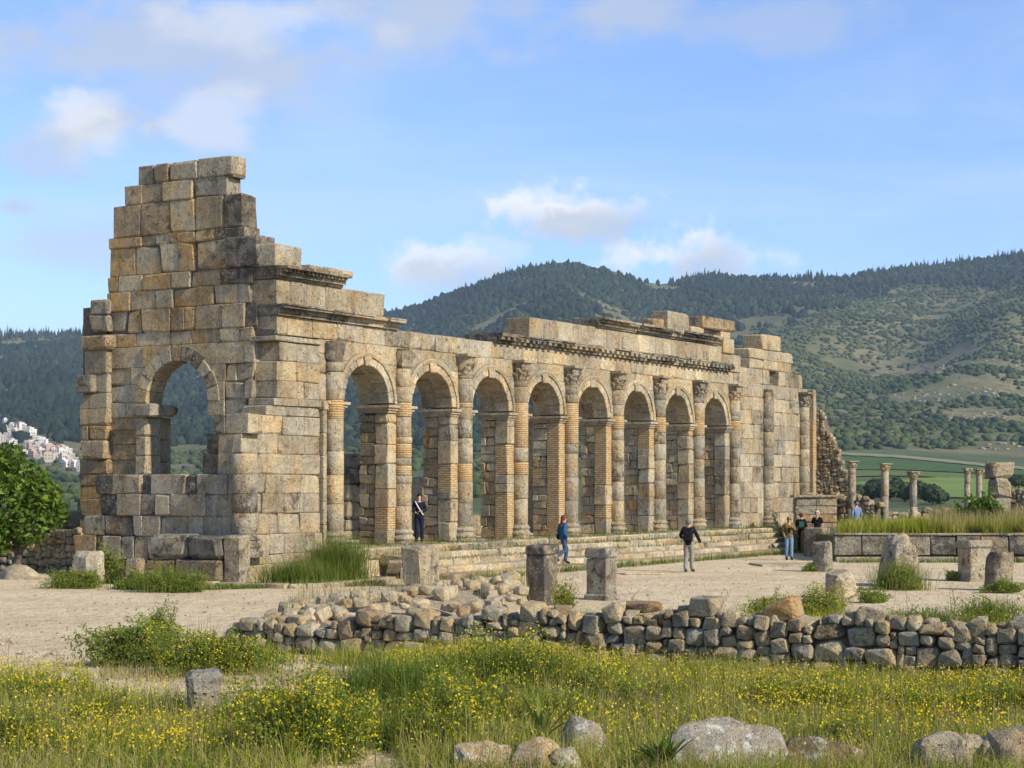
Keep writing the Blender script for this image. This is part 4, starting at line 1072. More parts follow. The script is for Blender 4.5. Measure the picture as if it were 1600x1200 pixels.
CW = empty('cross_wall', (0, 0, 0)); tag(CW, 'sloping rough stone wall at the far end of the arcade', 'wall')
pA, pB = site(UE + .45, -.2), site(UE + .45, -2.55)
zt = z_of(640, UE, 0)
rubble_wall(CW, pA, pB, lambda x: max(.8, zt * (1 - (x / 2.35) ** 1.25 * .87) + .12 * math.sin(x * 9)), (.16, .34), (.11, .20), .8, 21, 'ycyg', 'rubble_stone', 0)
CW2 = empty('garden_wall', (0, 0, 0)); tag(CW2, 'low rough stone wall between the far end and the first standing column', 'wall')
rubble_wall(CW2, at(1258, 86, 0), at(1366, 84, 0), lambda x: 2.35 - .25 * (x > 2.6) + .1 * math.sin(x * 5), (.26, .48), (.15, .28), .7, 22, 'ycgy', 'rubble_stone', 1)
BT = empty('brick_pillar', at(1273, 83.5, 0)); tag(BT, 'squat dark masonry stub against the low rough wall', 'pillar')
for i in range(6):
    for j in range(2): block('course_block', -.95 + j * .97 + random.uniform(-.03, .03), .0 + j * .95, -.45, .45, i * .38, i * .38 + .375, STONE, BT, tint(random.choice('ssdb')), .02, .015, .2, .01)
block('cap_slab', -1.05, 1.05, -.55, .5, 6 * .38 + .004, 6 * .38 + .13, STONE, BT, tint('y'), .02, .015)

# ------------------------------------------------------------------ front rubble walls
FWALL = empty('rubble_wall', (0, 0, 0)); tag(FWALL, 'long waist high dry stone wall of grey rubble crossing the foreground', 'wall')
A, B = gpt(352, 1016), gpt(1780, 1092)
LW_ = (B - A).length
def ftop(x):
    s = x / LW_; return float(np.interp(s, [0, .06, .2, .5, 1.0], [.35, .52, .66, .92, .95])) + .05 * math.sin(x * 2.3) + .04 * math.sin(x * 5.1 + 1)
nf = rubble_wall(FWALL, A, B, ftop, (.15, .38), (.12, .30), .75, 31, 'gygsybg', 'stone', 1, .07, .07)
moss = link('stone', STONES[3], None, FWALL, (.30, .17, .05, .5), gpt(985, 1046) + Vector((.15, .35, .96)), (0, 0, -.5), (.34, .24, .10))
big = link('stone', STONES[5], None, FWALL, (.40, .24, .085, .35), gpt(1225, 1062) + Vector((0, .25, 1.0)), (0, -.25, -.5), (.29, .24, .19))
BANK = empty('rubble_bank', (0, 0, 0)); tag(BANK, 'low bank of pale tumbled stones rising behind the left of the dry wall', 'rubble bank')
r_ = random.Random(77)
for i in range(150):
    s = r_.random(); t = r_.random()
    p = gpt(390, 1000).lerp(gpt(820, 976), s) * (1 - t) + gpt(480, 962).lerp(gpt(820, 922), s) * t; hgt = (.38 + .34 * s) * (1 - abs(t - .45) * .9)
    k = r_.uniform(.09, .21)
    link('stone', STONES[r_.randrange(14)], None, BANK, tint(r_.choice('cywcyc')), (p.x, p.y, max(.04, hgt + r_.uniform(-.08, .06))), (r_.uniform(-.3, .3), r_.uniform(-.3, .3), r_.uniform(0, 6)), (k * r_.uniform(.9, 1.5), k * r_.uniform(.8, 1.1), k * r_.uniform(.6, .85)))
V, Fc = [], []
for i in range(13):
    for j in range(7):
        s, t = i / 12, j / 6; p = gpt(390, 1000).lerp(gpt(820, 976), s) * (1 - t) + gpt(480, 962).lerp(gpt(820, 922), s) * t
        e = min(1, 4 * min(t, 1 - t)) * min(1, 6 * min(s, 1 - s)); V.append((p.x, p.y, -.1 + ((.38 + .34 * s) * (1 - abs(t - .45) * .9) + .04) * e + .05 * n2(p.x, p.y, 3)))
for i in range(12):
    for j in range(6): a = i * 7 + j; Fc.append((a, a + 7, a + 8, a + 1))
link('earth_mound', mesh('earth_mound', V, Fc, True), mat_simple('dry_earth', (.40, .32, .21), .95, .35, 6, bump=.8), BANK)
# left rough wall by the tree
LWALL = empty('garden_wall', (0, 0, 0)); tag(LWALL, 'rough stone wall running from the green tree to the end wall', 'wall')
rubble_wall(LWALL, at(-60, 61, 0), at(126, 58.5, 0), lambda x: 1.35 + .08 * math.sin(x * 3), (.18, .36), (.14, .26), .6, 41, 'ygcs', 'stone', 0)
for (xa, xb, k) in ((-60, 66, 'g'), (68, 92, 'g'), (93, 124, 'c')):
    p, q = at(xa, 62, 0), at(xb, 60.5, 0); d = q - p
    link('coping_block', cb_mesh(d.length, .6, .62, .05, .03), STONE, LWALL, tint(k), (p + q) / 2 + Vector((0, 0, 1.72)), (0, 0, math.atan2(d.y, d.x)))

# ------------------------------------------------------------------ pedestals, altars, loose blocks on the forum
def thing_block(name, label, cat, px, py, w, d, h, k, rz=None, lean=(0, 0), r=.04, jit=.025, chip=.3, group=None, z=0.0, mat=None):
    """block standing with its base at the pixel; faces run with the basilica unless rz is given"""
    me = cb_mesh(w, d, h, r, jit, chip)
    for v in me.vertices: v.co.z += h / 2
    o = link(name, me, mat or STONE, None, tint(k), gpt(px, py, z), (lean[0], lean[1], (TH - math.pi / 2) if rz is None else rz))
    return tag(o, label, cat, group)
def rough(o, amt=.03, cuts=2, seed=0):
    """break up a block's surfaces"""
    bm = bmesh.new(); bm.from_mesh(o.data); bmesh.ops.subdivide_edges(bm, edges=bm.edges[:], cuts=cuts, use_grid_fill=True)
    for v in bm.verts:
        n = Vector((mnoise.noise(v.co * 2.6 + Vector((seed, 0, 0))), mnoise.noise(v.co * 2.6 + Vector((0, seed + 9, 0))), mnoise.noise(v.co * 2.6 + Vector((0, 3, seed)))))
        v.co += n * amt
    bm.to_mesh(o.data); bm.free(); o.data.update(); return o
# w along the facing left side (v), d along u
rough(thing_block('stone_block', 'squared pale stone block standing between the corner pier and the dark pedestals', 'stone block', 658, 917, .78, .95, 1.18, 'g', chip=.4), .03, 2, 1)
def pedestal(label, px, py, w, d, h, k, cap=.05, base=.05, capz=.16, seed=0, group=None, rz=None):
    root = empty('pedestal', gpt(px, py), (TH - math.pi / 2) if rz is None else rz); tag(root, label, 'pedestal', group)
    t = tint(k)
    rough(block('shaft', -w / 2, w / 2, -d / 2, d / 2, .0, h - capz + .01, STONE, root, t, .022, .012, .12), .025, 2, seed)
    rough(block('cap', -w / 2 - cap, w / 2 + cap, -d / 2 - cap, d / 2 + cap, h - capz, h, STONE, root, t, .028, .012, .12), .02, 1, seed + 3)
    if base: rough(block('foot', -w / 2 - base, w / 2 + base, -d / 2 - base, d / 2 + base, -.06, .15, STONE, root, t, .04, .02, .4), .02, 1, seed + 5)
    return root
pedestal('tall dark faced pedestal beside the person in the blue jacket', 847, 946, .52, .66, 1.46, 'd', .02, 0, .24, 2)
pedestal('dark pedestal with moulded top and foot in the middle of the forum', 940, 936, .58, .60, 1.30, 's', .03, .05, .26, 4)
rough(thing_block('stone_block', 'upright stone with a crumbling top beside the person in jeans', 'stone block', 1285, 893, .52, .6, 1.0, 's', chip=.2, r=.03), .05, 2, 5)
rough(thing_block('stone_block', 'grey block behind the crumbling upright stone near the person in jeans', 'stone block', 1277, 869, .8, .8, 1.15, 's', chip=.25, r=.035), .04, 2, 6)
rough(thing_block('stone_block', 'broken grey block with a hollow lying tilted on the sand', 'stone block', 1316, 935, .66, .7, .70, 'c', .5, (.0, -.18), .07, .06, .7), .07, 3, 7)
o = link('boulder', stone_mesh(4, 4.0, .42, 2.2, 8, False, 5, .8), STONE, None, tint('s'), gpt(1403, 916) + Vector((0, 0, .55)), (0, .1, .6), (.52, .48, .82)); tag(o, 'tall craggy masonry lump rising from weeds on the forum', 'boulder')
pedestal('pale altar with moulded cap in front of the long slab wall', 1522, 908, .70, .66, 1.24, 'g', .06, .05, .24, 9, None, .35)
rough(thing_block('stone_block', 'weathered square pillar stump right of the moulded altar', 'stone block', 1560, 922, .62, .62, 1.05, 's', .30, chip=.15, r=.03), .035, 2, 10)
# blocks set in front of the low end wall
fb = [(200, 238, 832, 869, 'd', -2.35), ]
for (xa, xb, ya, yb, k, lab) in [(230, 289, 836, 872, 's', 'lichen spotted block, upper left of the pile before the end wall'), (290, 341, 837, 876, 'd', 'dark block, upper middle of the pile before the end wall'),
        (229, 271, 876, 914, 'b', 'small brownish block at the lower left of the pile before the end wall'), (272, 341, 876, 914, 's', 'wide lichen spotted block at the bottom of the pile before the end wall'),
        (341, 379, 837, 915, 's', 'tall upright slab with a sunlit edge ending the pile before the end wall')]:
    U = -2.75; b0, b1 = v_of(xb - (10 if xa == 341 else 0), U), v_of(xa, U); vm = (b0 + b1) / 2; z0, z1 = max(-.03, z_of(yb, U, vm)), z_of(ya, U, vm); P = site(U + .45, vm, z0)
    if yb < 900: z0 = max(z0, z_of(876, U, vm) + .006); P.z = z0
    me = cb_mesh(.9 if xa != 341 else .5, b1 - b0 - .012, z1 - z0, .045, .025, .4)
    for v in me.vertices: v.co.z += (z1 - z0) / 2
    o = link('stone_block', me, STONE, None, tint(k), P, (0, 0, TH)); rough(o, .025, 2, xa); tag(o, lab, 'stone block')
rough(thing_block('stone_block', 'pale lichen covered block standing at the left foot of the end wall', 'stone block', 137, 914, .8, .7, .98, 'g', chip=.5, r=.08), .05, 2, 12)
rough(thing_block('stone_block', 'narrow grey block standing in weeds left of the block pile', 'stone block', 212, 914, .5, .35, .78, 's', chip=.4), .03, 2, 13)
o = link('boulder', stone_mesh(3, 2.6, .25, 1.2, 31), BOULDER, None, tint('c'), gpt(30, 905) + Vector((0, 0, .08)), (0, 0, .2), (.62, .4, .32)); tag(o, 'low rounded pale boulder below the green tree', 'boulder')
# thin slabs lying on the plaza
for (px, py, w, d, rz, lab) in [(1020, 897, 2.3, .7, .3, 'thin pale paving slab lying near the person with the backpack'), (1235, 884, 2.6, 1.6, .15, 'grey paving slab under the person in jeans'), (770, 905, 1.4, .5, .6, 'narrow paving slab near the foot of the steps')]:
    me = cb_mesh(w, d, .12, .03, .03, .3); o = link('paving_slab', me, STONE, None, tint('c'), gpt(px, py) + Vector((0, 0, .0)), (0, 0, rz)); tag(o, lab, 'slab')

# ------------------------------------------------------------------ raised platform at the right with slab facing
PLY = 68.0
PF = empty('platform', at(1303, PLY, 0)); tag(PF, 'raised platform faced with long dark stone slabs at the edge of the forum', 'platform')
Wd = 24.0
link('earth_fill', mesh('earth_fill', *boxes_vf([(.1, Wd, .25, 15, -.2, .93)])), mat_simple('platform_soil', (.13, .12, .05), .95, .4, 3), PF)
x = -.1; js = [0, 1.02, 2.35, 3.6, 4.6, 5.5, 6.55, 7.6, 9.0, 10.6, 12, 13.6, 15.2, 17, 19, 21, 23]
for a, b_ in zip(js, js[1:]): block('facing_slab', a, b_, -.1 + random.uniform(-.02, .02), .3, .22, .98, STONE, PF, tint(random.choice('dsd')), .02, .012, .1, .012)
x = 0.
while x < Wd - 1:
    l = random.uniform(1.2, 2.4); block('coping', x, x + l, -.16, .4, .985, 1.07, STONE, PF, tint(random.choice('gys')), .02, .015, .2, .01)
    block('foot_slab', x, x + l, -.5, -.08, -.05, .19, STONE, PF, tint(random.choice('gsg')), .03, .015, .2, .01); x += l

# ------------------------------------------------------------------ standing columns beyond, pillar, far walls
def standing_column(label, px, ytop, ybase, Y, rad, seed, capw=1.0):
    z1 = CH + (HY - ytop) / F * Y; z0 = .05; root = empty('standing_column', at(px, Y, z0)); tag(root, label, 'column'); h = z1 - z0; ch = rad * 1.9
    link('column_base', base_mesh(rad / .42), STONE, root, tint('g'), (0, 0, .12))
    link('capital', mesh('capital', *capital_vf(rad * .92, ch, seed, .4)), STONE, root, tint('y'), (0, 0, h - ch), (0, 0, .3))
    z = .12 + .5 * 1.0; zs = [z]
    rs = random.Random(seed)
    while z < h - ch - 1.3: z += rs.uniform(1.0, 1.7); zs.append(z)
    zs.append(h - ch)
    for a, b_ in zip(zs, zs[1:]):
        t0 = rad * (1 - .12 * a / h); t1 = rad * (1 - .12 * b_ / h); l = b_ - a - .006
        vv, ff = lathe_vf([(t0 - .015, -l / 2), (t0, -l / 2 + .02), (t1, l / 2 - .02), (t1 - .015, l / 2)], 18, .008)
        o = link('drum', mesh('drum', vv, ff), STONE, root, tint(rs.choice('ggcs')), (rs.uniform(-.015, .015), 0, (a + b_) / 2))
        for p in o.data.polygons: p.use_smooth = abs(p.normal.z) < .5
standing_column('tallest freestanding column, nearest the sloping wall', 1331, 720, 815, 84, .205, 1)
standing_column('second freestanding column with carved leafy capital', 1382.5, 724, 815, 85, .20, 2)
standing_column('third freestanding column, shorter, with plain capital', 1427, 736.5, 815, 86, .19, 3)
standing_column('left one of the two small columns before the square pillar', 1511.5, 732, 790, 96, .17, 4)
standing_column('right one of the two small columns before the square pillar', 1529.5, 733, 790, 98, .18, 5)
SP = empty('square_pillar', at(1562, 88, .0), .25); tag(SP, 'stout square pillar of three stacked blocks near the green shrub', 'pillar')
zc = 0
for i, (w, d, h) in enumerate([(.86, .8, 1.2), (.86, .8, 1.05), (.9, .85, .95), (1.12, .95, .78)]):
    rough(block('pillar_block', -w / 2, w / 2, -d / 2, d / 2, zc, zc + h, STONE, SP, tint('sgsg'[i]), .05, .03, .4, .004), .04, 2, 40 + i); zc += h
RW = empty('garden_wall', (0, 0, 0)); tag(RW, 'rough stone wall at the right edge behind the square pillar', 'wall')
rubble_wall(RW, at(1577, 88, 0), at(1640, 87, 0), lambda x: 2.6 + .1 * math.sin(x * 4), (.2, .38), (.15, .26), .6, 51, 'gsyg', 'stone', 0)
BWALL = empty('garden_wall', (0, 0, 0)); tag(BWALL, 'low rough stone wall behind the three tall freestanding columns', 'wall')
rubble_wall(BWALL, at(1368, 92, 0), at(1500, 92, 0), lambda x: 1.5 + .12 * math.sin(x * 2.7), (.3, .55), (.18, .30), .6, 52, 'gysg', 'stone', 0)

# ------------------------------------------------------------------ ruins inside the basilica seen through the arches
def inner_column(label, px, v, ytop, rad, seed):
    u = u_of(px, v); zt_ = z_of(ytop, u, v); root = empty('inner_column', site(u, v, ZF - .02)); tag(root, label, 'column')
    link('column_base', base_mesh(rad / .42), STONE, root, tint('g'), (0, 0, .14)); zs = list(np.linspace(.6, zt_ - ZF, 4))
    for i, (a, b_) in enumerate(zip(zs, zs[1:])):
        vv, ff = lathe_vf([(rad - .02, a), (rad, a + .02), (rad * .97, b_ - .03), (rad * .94, b_)], 18, .006); o = link('drum', mesh('drum', vv, ff), STONE, root, tint('g'))
        for p in o.data.polygons: p.use_smooth = abs(p.normal.z) < .5
inner_column('tall grey column standing inside, seen through the fourth arch', 832, 4.2, 640, .30, 1)
inner_column('grey column inside, seen through the third last arch', 1040, 4.0, 655, .28, 2)
APS = empty('inner_ruin', site(u_of(551, 5), 5, ZF - .03), TH); tag(APS, 'dark jagged stub of inner wall seen through the first arch', 'ruin')
zc = 0
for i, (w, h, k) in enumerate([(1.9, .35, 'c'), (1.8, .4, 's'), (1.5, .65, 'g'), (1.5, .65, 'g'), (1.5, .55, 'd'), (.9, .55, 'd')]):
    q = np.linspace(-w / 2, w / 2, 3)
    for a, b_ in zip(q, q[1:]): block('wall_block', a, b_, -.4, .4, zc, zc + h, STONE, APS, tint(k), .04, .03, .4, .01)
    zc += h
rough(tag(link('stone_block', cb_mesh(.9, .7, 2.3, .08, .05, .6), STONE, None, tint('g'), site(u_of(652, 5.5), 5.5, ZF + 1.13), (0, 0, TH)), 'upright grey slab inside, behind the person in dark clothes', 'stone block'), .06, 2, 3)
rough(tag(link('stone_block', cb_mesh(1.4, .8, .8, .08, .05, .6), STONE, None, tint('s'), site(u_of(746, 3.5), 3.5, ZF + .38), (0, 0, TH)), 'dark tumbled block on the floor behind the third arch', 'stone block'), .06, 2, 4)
IW = empty('inner_wall', (0, 0, 0)); tag(IW, 'low rough stone wall inside the basilica behind the arches', 'wall')
rubble_wall(IW, site(8, 9, 0), site(17, 9, 0), lambda x: 2.1 + .15 * math.sin(x * 2), (.3, .55), (.2, .32), .6, 53, 'gysg', 'stone', 0)

# ------------------------------------------------------------------ boulders in the foreground meadow
def boulder(label, px, py, rx, ry, rz_, seed, k, rot=0., sub=4, mat=None, p=3.6, rough_=.26, zoff=0.):
    o = link('boulder', stone_mesh(sub, p, rough_, 1.6, seed, False, 10, .68), mat or BOULDER, None, tint(k) if isinstance(k, str) else k, gpt(px, py) + Vector((0, 0, rz_ * .35 + zoff)), (0, 0, rot), (rx, ry, rz_)); return tag(o, label, 'boulder')
boulder('large pale grey lichen spotted boulder in the foreground grass', 1116, 1208, .70, .42, .40, 61, (.34, .325, .28, .55), .1)
boulder('white and orange lichen boulder at the bottom of the picture', 752, 1212, .32, .28, .25, 62, (.44, .33, .19, .45), .3)
boulder('orange topped lichen boulder beside the spiky plant', 840, 1214, .31, .28, .27, 63, (.47, .34, .17, .40), -.2)
boulder('grey boulder behind the spiky plant', 905, 1184, .24, .22, .36, 64, (.30, .28, .23, .6), .4)
boulder('brown flat boulder right of the large grey boulder', 1282, 1206, .40, .3, .26, 65, (.30, .22, .13, .5), .1)
boulder('whitish long stone in the grass at the left', 92, 1088, .33, .22, .22, 66, (.40, .37, .31, .5), -.1)
boulder('pale round stone fallen at the foot of the dry wall', 1169, 1073, .14, .12, .11, 67, (.48, .42, .30, .2), .2, 3)
boulder('pale boulder tucked into the grass beside the orange topped boulder', 880, 1218, .16, .2, .22, 68, (.36, .34, .28, .5), .2, 3)
o = rough(thing_block('standing_stone', 'upright grey standing stone with rounded shoulder in the left meadow', 'standing stone', 321, 1128, .46, .3, .66, 's', .25, chip=.9, r=.07), .05, 3, 21)
NW = empty('rubble_wall', (0, 0, 0)); tag(NW, 'low tumbled stone row at the lower right corner', 'wall')
for (px, py, sx, sy, sz, k) in [(1470, 1212, .30, .24, .30, 's'), (1515, 1206, .24, .2, .26, 'c'), (1548, 1209, .16, .16, .26, 'y'), (1578, 1212, .20, .2, .30, 'y'), (1620, 1210, .22, .2, .28, 'y'), (1605, 1190, .2, .2, .24, 'g'), (1660, 1212, .24, .2, .3, 'g')]:
    link('stone', STONES[random.randrange(14)], None, NW, tint(k), gpt(px, py) + Vector((0, 0, sz * .55)), (0, 0, random.uniform(-.4, .4)), (sx, sy, sz))

# ------------------------------------------------------------------ loose small stones and chips on the sand
def build_gravel():
    r = random.Random(9); pts, rad, hg = [], [], []
    while len(pts) < 3200:
        px, py = r.uniform(-80, 1700), r.uniform(872, 1090); P = gpt(px, py); 
        if r.random() > .35 + .65 * (n2(P.x, P.y, .5) > .05): continue
        if meadow(P.x, P.y) > .5 and r.random() < .8: continue
        k = r.uniform(.012, .03) if r.random() < .9 else r.uniform(.03, .06); pts.append((P.x, P.y, site_z(P.x, P.y) + k * .2)); rad.append(k); hg.append(k * .6)
    scatter_blobs('gravel', pts, rad, hg, mat_simple('loose_chips', (.42, .34, .235), .95, .5, 3), 'loose stone chips scattered over the sandy forum', octa(0) if False else ([tuple(v) for v in ICO[1][0]], ICO[1][1]), 8)
build_gravel()
# ------------------------------------------------------------------ plants
def blades(P, Hh, Wd_, lean, seed, seg=3):
    """grass blades: P (n,3) roots, heights, widths, lean amount -> V, quads (seg quads per blade)"""
    r = np.random.default_rng(seed); n = len(P); a = r.uniform(0, 2 * np.pi, n); b = r.uniform(0, 2 * np.pi, n)
    dx, dy = np.cos(a), np.sin(a); sx, sy = np.cos(b), np.sin(b); ln = np.abs(r.normal(0, 1, n)) * lean
    V = np.empty((n, (seg + 1) * 2, 3)); ts = np.linspace(0, 1, seg + 1)
    for i, t in enumerate(ts):
        w = Wd_ * (1 - t) ** .7 * .5 + .0008; cx_ = P[:, 0] + dx * ln * Hh * t ** 2; cy_ = P[:, 1] + dy * ln * Hh * t ** 2; cz_ = P[:, 2] + Hh * t * (1 - .35 * np.minimum(1, ln) * t)
        for s, k in ((-1, 0), (1, 1)):
            V[:, 2 * i + k, 0] = cx_ + s * sx * w; V[:, 2 * i + k, 1] = cy_ + s * sy * w; V[:, 2 * i + k, 2] = cz_
    base = np.array([[2 * i, 2 * i + 1, 2 * i + 3, 2 * i + 2] for i in range(seg)]); m = (seg + 1) * 2
    Fq = (base[None] + (np.arange(n) * m)[:, None, None]).reshape(-1, 4)
    return V.reshape(-1, 3), Fq
def quads(C, size, seed, flat=0.0, elong=1.0):
    """small leaf faces at C (n,3)"""
    r = np.random.default_rng(seed); n = len(C); N_ = r.normal(0, 1, (n, 3)); N_[:, 2] += flat; N_ /= np.linalg.norm(N_, axis=1)[:, None]
    T = np.cross(N_, r.normal(0, 1, (n, 3))); T /= np.linalg.norm(T, axis=1)[:, None]; B_ = np.cross(N_, T)
    s = (size * r.uniform(.6, 1.25, n))[:, None]; V = np.stack([C - T * s * elong, C + B_ * s * .55 - T * s * .1, C + T * s * elong, C - B_ * s * .55 - T * s * .1], 1)
    Fq = np.arange(n * 4).reshape(n, 4); return V.reshape(-1, 3), Fq
def cat(parts):
    V, Fq, k = [], [], 0
    for v, f in parts: V.append(v); Fq.append(np.asarray(f) + k); k += len(v)
    return np.concatenate(V), np.concatenate(Fq)

GRASS = mat_leaf('meadow_grass', [(0.0, (.105, .155, .016)), (.35, (.23, .285, .022)), (.62, (.38, .385, .035)), (.82, (.48, .42, .10)), (1.0, (.55, .44, .20))], .45)
GREEN = mat_leaf('lush_grass', [(0.0, (.055, .095, .014)), (.5, (.12, .175, .024)), (1.0, (.23, .26, .05))], .35)
DRY = mat_leaf('dry_grass', [(0.0, (.16, .19, .05)), (.45, (.33, .28, .10)), (1.0, (.50, .36, .19))], .38)
YEL = mat_leaf('yellow_petal', [(0.0, (.62, .47, .010)), (.6, (.78, .60, .015)), (1.0, (.86, .66, .06))], .35)
BUSH = mat_leaf('bush_leaf', [(0.0, (.12, .165, .024)), (.5, (.21, .26, .038)), (1.0, (.35, .36, .07))], .42)
FIG = mat_leaf('fig_leaf', [(0.0, (.050, .10, .014)), (.5, (.115, .19, .024)), (1.0, (.24, .31, .05))], .4, .45)
def on_ground(xlo, xhi, ylo, yhi, n, keep, seed):
    r = random.Random(seed); out = []
    while len(out) < n:
        px, py = r.uniform(xlo, xhi), r.uniform(ylo, yhi); Y = F * CH / (py - HY); X = (px - CX) / F * Y
        # even over the ground, not over the picture
        if r.random() > (Y / (F * CH / (ylo - HY))) ** 3: continue
        if r.random() < keep(X, Y, px, py): out.append((X, Y, site_z(X, Y) - .01, px, py))
    return np.array(out)
WA, WB = gpt(352, 1016), gpt(1780, 1092); wd = (WB - WA).normalized()
def front_of_wall(X, Y):
    return (X - WA.x) * wd.y - (Y - WA.y) * wd.x > .05
def lush(px, py): return math.exp(-(((px - 760) / 250) ** 2 + ((py - 1070) / 42) ** 2))
def keepm(X, Y, px, py):
    m = meadow(X, Y)
    if px > 352 and not front_of_wall(X, Y): return 0
    if ((px - 1120) / 92) ** 2 + ((py - 1195) / 26) ** 2 < 1: return 0
    return m * (.45 + .55 * (n2(X, Y, .9) * .5 + .5)) + .01
def build_meadow():
    P = on_ground(-160, 1760, 1022, 1262, 78000, keepm, 3); r = np.random.default_rng(4)
    lu = np.exp(-(((P[:, 3] - 760) / 260) ** 2 + ((P[:, 4] - 1075) / 45) ** 2))
    clump = np.array([n2(x, y, .8) for x, y in P[:, :2]])
    Hh = (.17 + .30 * r.random(len(P)) ** 1.6 + .20 * clump) * (1 + .55 * lu); Hh *= np.where(P[:, 4] < 1050, .8, 1.0) * np.interp(P[:, 4], [1020, 1080, 1200], [.75, 1.0, .95])
    dry = r.random(len(P)) < (.22 + .25 * (clump < -.1)) * (1 - .7 * lu)
    wdt = r.uniform(.007, .014, len(P))
    tag(link('grass', big_mesh('grass', *blades(P[~dry, :3], Hh[~dry], wdt[~dry], .7, 5)), GRASS), 'tall green meadow grass in front of the dry stone wall', kind='stuff')
    tag(link('dry_grass', big_mesh('dry_grass', *blades(P[dry, :3], Hh[dry] * 1.25, wdt[dry] * .8, .5, 6)), DRY), 'straw coloured dry grass stalks mixed through the meadow', kind='stuff')
    # short ground herbs between the blades
    P2 = on_ground(-160, 1760, 1022, 1262, 26000, keepm, 8); C = P2[:, :3].copy(); C[:, 2] += r.uniform(.01, .20, len(C)) * np.where(P2[:, 4] < 1045, .6, 1)
    tag(link('ground_cover', big_mesh('ground_cover', *quads(C, np.full(len(C), .032), 9, .6, 1.3)), BUSH), 'small leafy herbs growing low in the meadow', kind='stuff')
    # yellow flowers in drifts
    def kf(X, Y, px, py):
        if px > 352 and not front_of_wall(X, Y): return 0
        drift = sum(w * math.exp(-(((px - a) / b_) ** 2 + ((py - c) / d) ** 2)) for a, b_, c, d, w in ((800, 120, 1050, 24, .9), (600, 70, 1080, 20, .6), (930, 140, 1075, 25, .4), (1350, 210, 1120, 30, .75), (1560, 80, 1090, 24, .6),
             (60, 120, 1070, 22, .7), (200, 110, 1095, 25, .55), (100, 130, 1160, 30, .35), (1150, 120, 1090, 25, .3), (700, 70, 1150, 30, .5), (250, 90, 1185, 24, .5), (950, 200, 1165, 30, .3), (1450, 200, 1170, 30, .35), (150, 200, 1190, 25, .35)))
        return meadow(X, Y) * min(1, drift) * (.25 + .75 * max(0, n2(X, Y, 1.6) + .35))
    Pf = on_ground(-160, 1760, 1022, 1250, 17000, kf, 12); C = Pf[:, :3].copy(); lu = np.exp(-(((Pf[:, 3] - 760) / 260) ** 2 + ((Pf[:, 4] - 1075) / 45) ** 2))
    C[:, 2] += (.24 + .16 * r.random(len(C))) * (1 + .45 * lu) * np.interp(Pf[:, 4], [1020, 1080, 1200], [.8, 1.0, .95])
    tag(link('yellow_flowers', big_mesh('yellow_flowers', *quads(C, np.full(len(C), .0185), 13, 1.0, .9)), YEL), 'drifts of small yellow flowers in the meadow', kind='stuff')
build_meadow()

def bush(name, label, P, rx, ry, h, n, leaf, seed, flowers=0, mat=None, blade=0, leafmat=None, z0=0.0, catg='bush', elong=1.4, fsize=.019):
    """a plant: stems, leaves through a dome-shaped volume, flowers near its surface"""
    r = np.random.default_rng(seed); root = empty(name, P); tag(root, label, catg)
    rx *= 1.22; ry *= 1.15; h *= 1.38
    if leaf < .05: n = int(n * 1.9); leaf *= .66; flowers = int(flowers * 4.2)
    L_ = r.normal(0, 1, (14, 3)); L_[:, 2] = np.abs(L_[:, 2]); L_ /= np.linalg.norm(L_, axis=1)[:, None]; A_ = r.uniform(.05, .75, 14)
    def cloud(m, lo):
        d = r.normal(0, 1, (m, 3)); d[:, 2] = np.abs(d[:, 2]); d /= np.linalg.norm(d, axis=1)[:, None]
        lump = .62 + np.max(A_[None] * np.clip(d @ L_.T, 0, 1) ** 14, axis=1)
        q = (lo + (1 - lo) * r.random(m) ** .6) * lump; return np.stack([d[:, 0] * rx * q, d[:, 1] * ry * q, d[:, 2] * h * q + .02], 1)
    C = cloud(n, .25)
    ns = 34; tips = cloud(ns, .95) * r.uniform(1.0, 1.45, (ns, 1)); q = r.integers(0, ns, n // 7); tt = r.uniform(.55, 1, (n // 7, 1))
    C[:n // 7] = tips[q] * tt + r.normal(0, .02, (n // 7, 3))
    LV = link('leaves', big_mesh('leaves', *quads(C, np.full(n, leaf), seed + 1, .35, elong)), leafmat or BUSH, root)
    m = 60; R = r.normal(0, .12, (m, 3)) * np.array([rx, ry, 0]); T = cloud(m, .7); V, Fq = [], []
    for i in range(m):
        k = len(V); w = .006
        V += [R[i] + [w, 0, 0], R[i] - [w, 0, 0], T[i] - [w * .5, 0, 0], T[i] + [w * .5, 0, 0]]; Fq.append((k, k + 1, k + 2, k + 3))
    SV = link('stems', big_mesh('stems', np.array(V), np.array(Fq)), BARK, root)
    LV['kind'] = 'stuff'; SV['kind'] = 'stuff'
    if blade:
        Pb = np.stack([r.normal(0, .45, blade) * rx, r.normal(0, .45, blade) * ry, np.zeros(blade)], 1)
        tag(link('blades', big_mesh('blades', *blades(Pb, h * r.uniform(.6, 1.15, blade), r.uniform(.008, .014, blade), .55, seed + 4)), GREEN, root), kind='stuff')
    if flowers: tag(link('flowers', big_mesh('flowers', *quads(cloud(flowers, .86) * 1.04, np.full(flowers, fsize), seed + 2, 1.0, .9)), YEL, root), kind='stuff')
    return root
bush('flowering_bush', 'big bush thick with yellow flowers at bottom left of centre', gpt(465, 1190), .62, .5, .72, 5200, .030, 21, 620, blade=250)
bush('flowering_bush', 'second yellow flowering bush behind the big one beside the sandy gap', gpt(530, 1160), .34, .34, .52, 2200, .028, 22, 230, blade=120)
bush('flowering_bush', 'wide green and yellow bush against the left end of the dry wall', gpt(330, 1052), .95, .5, .62, 5200, .034, 23, 330, blade=200)
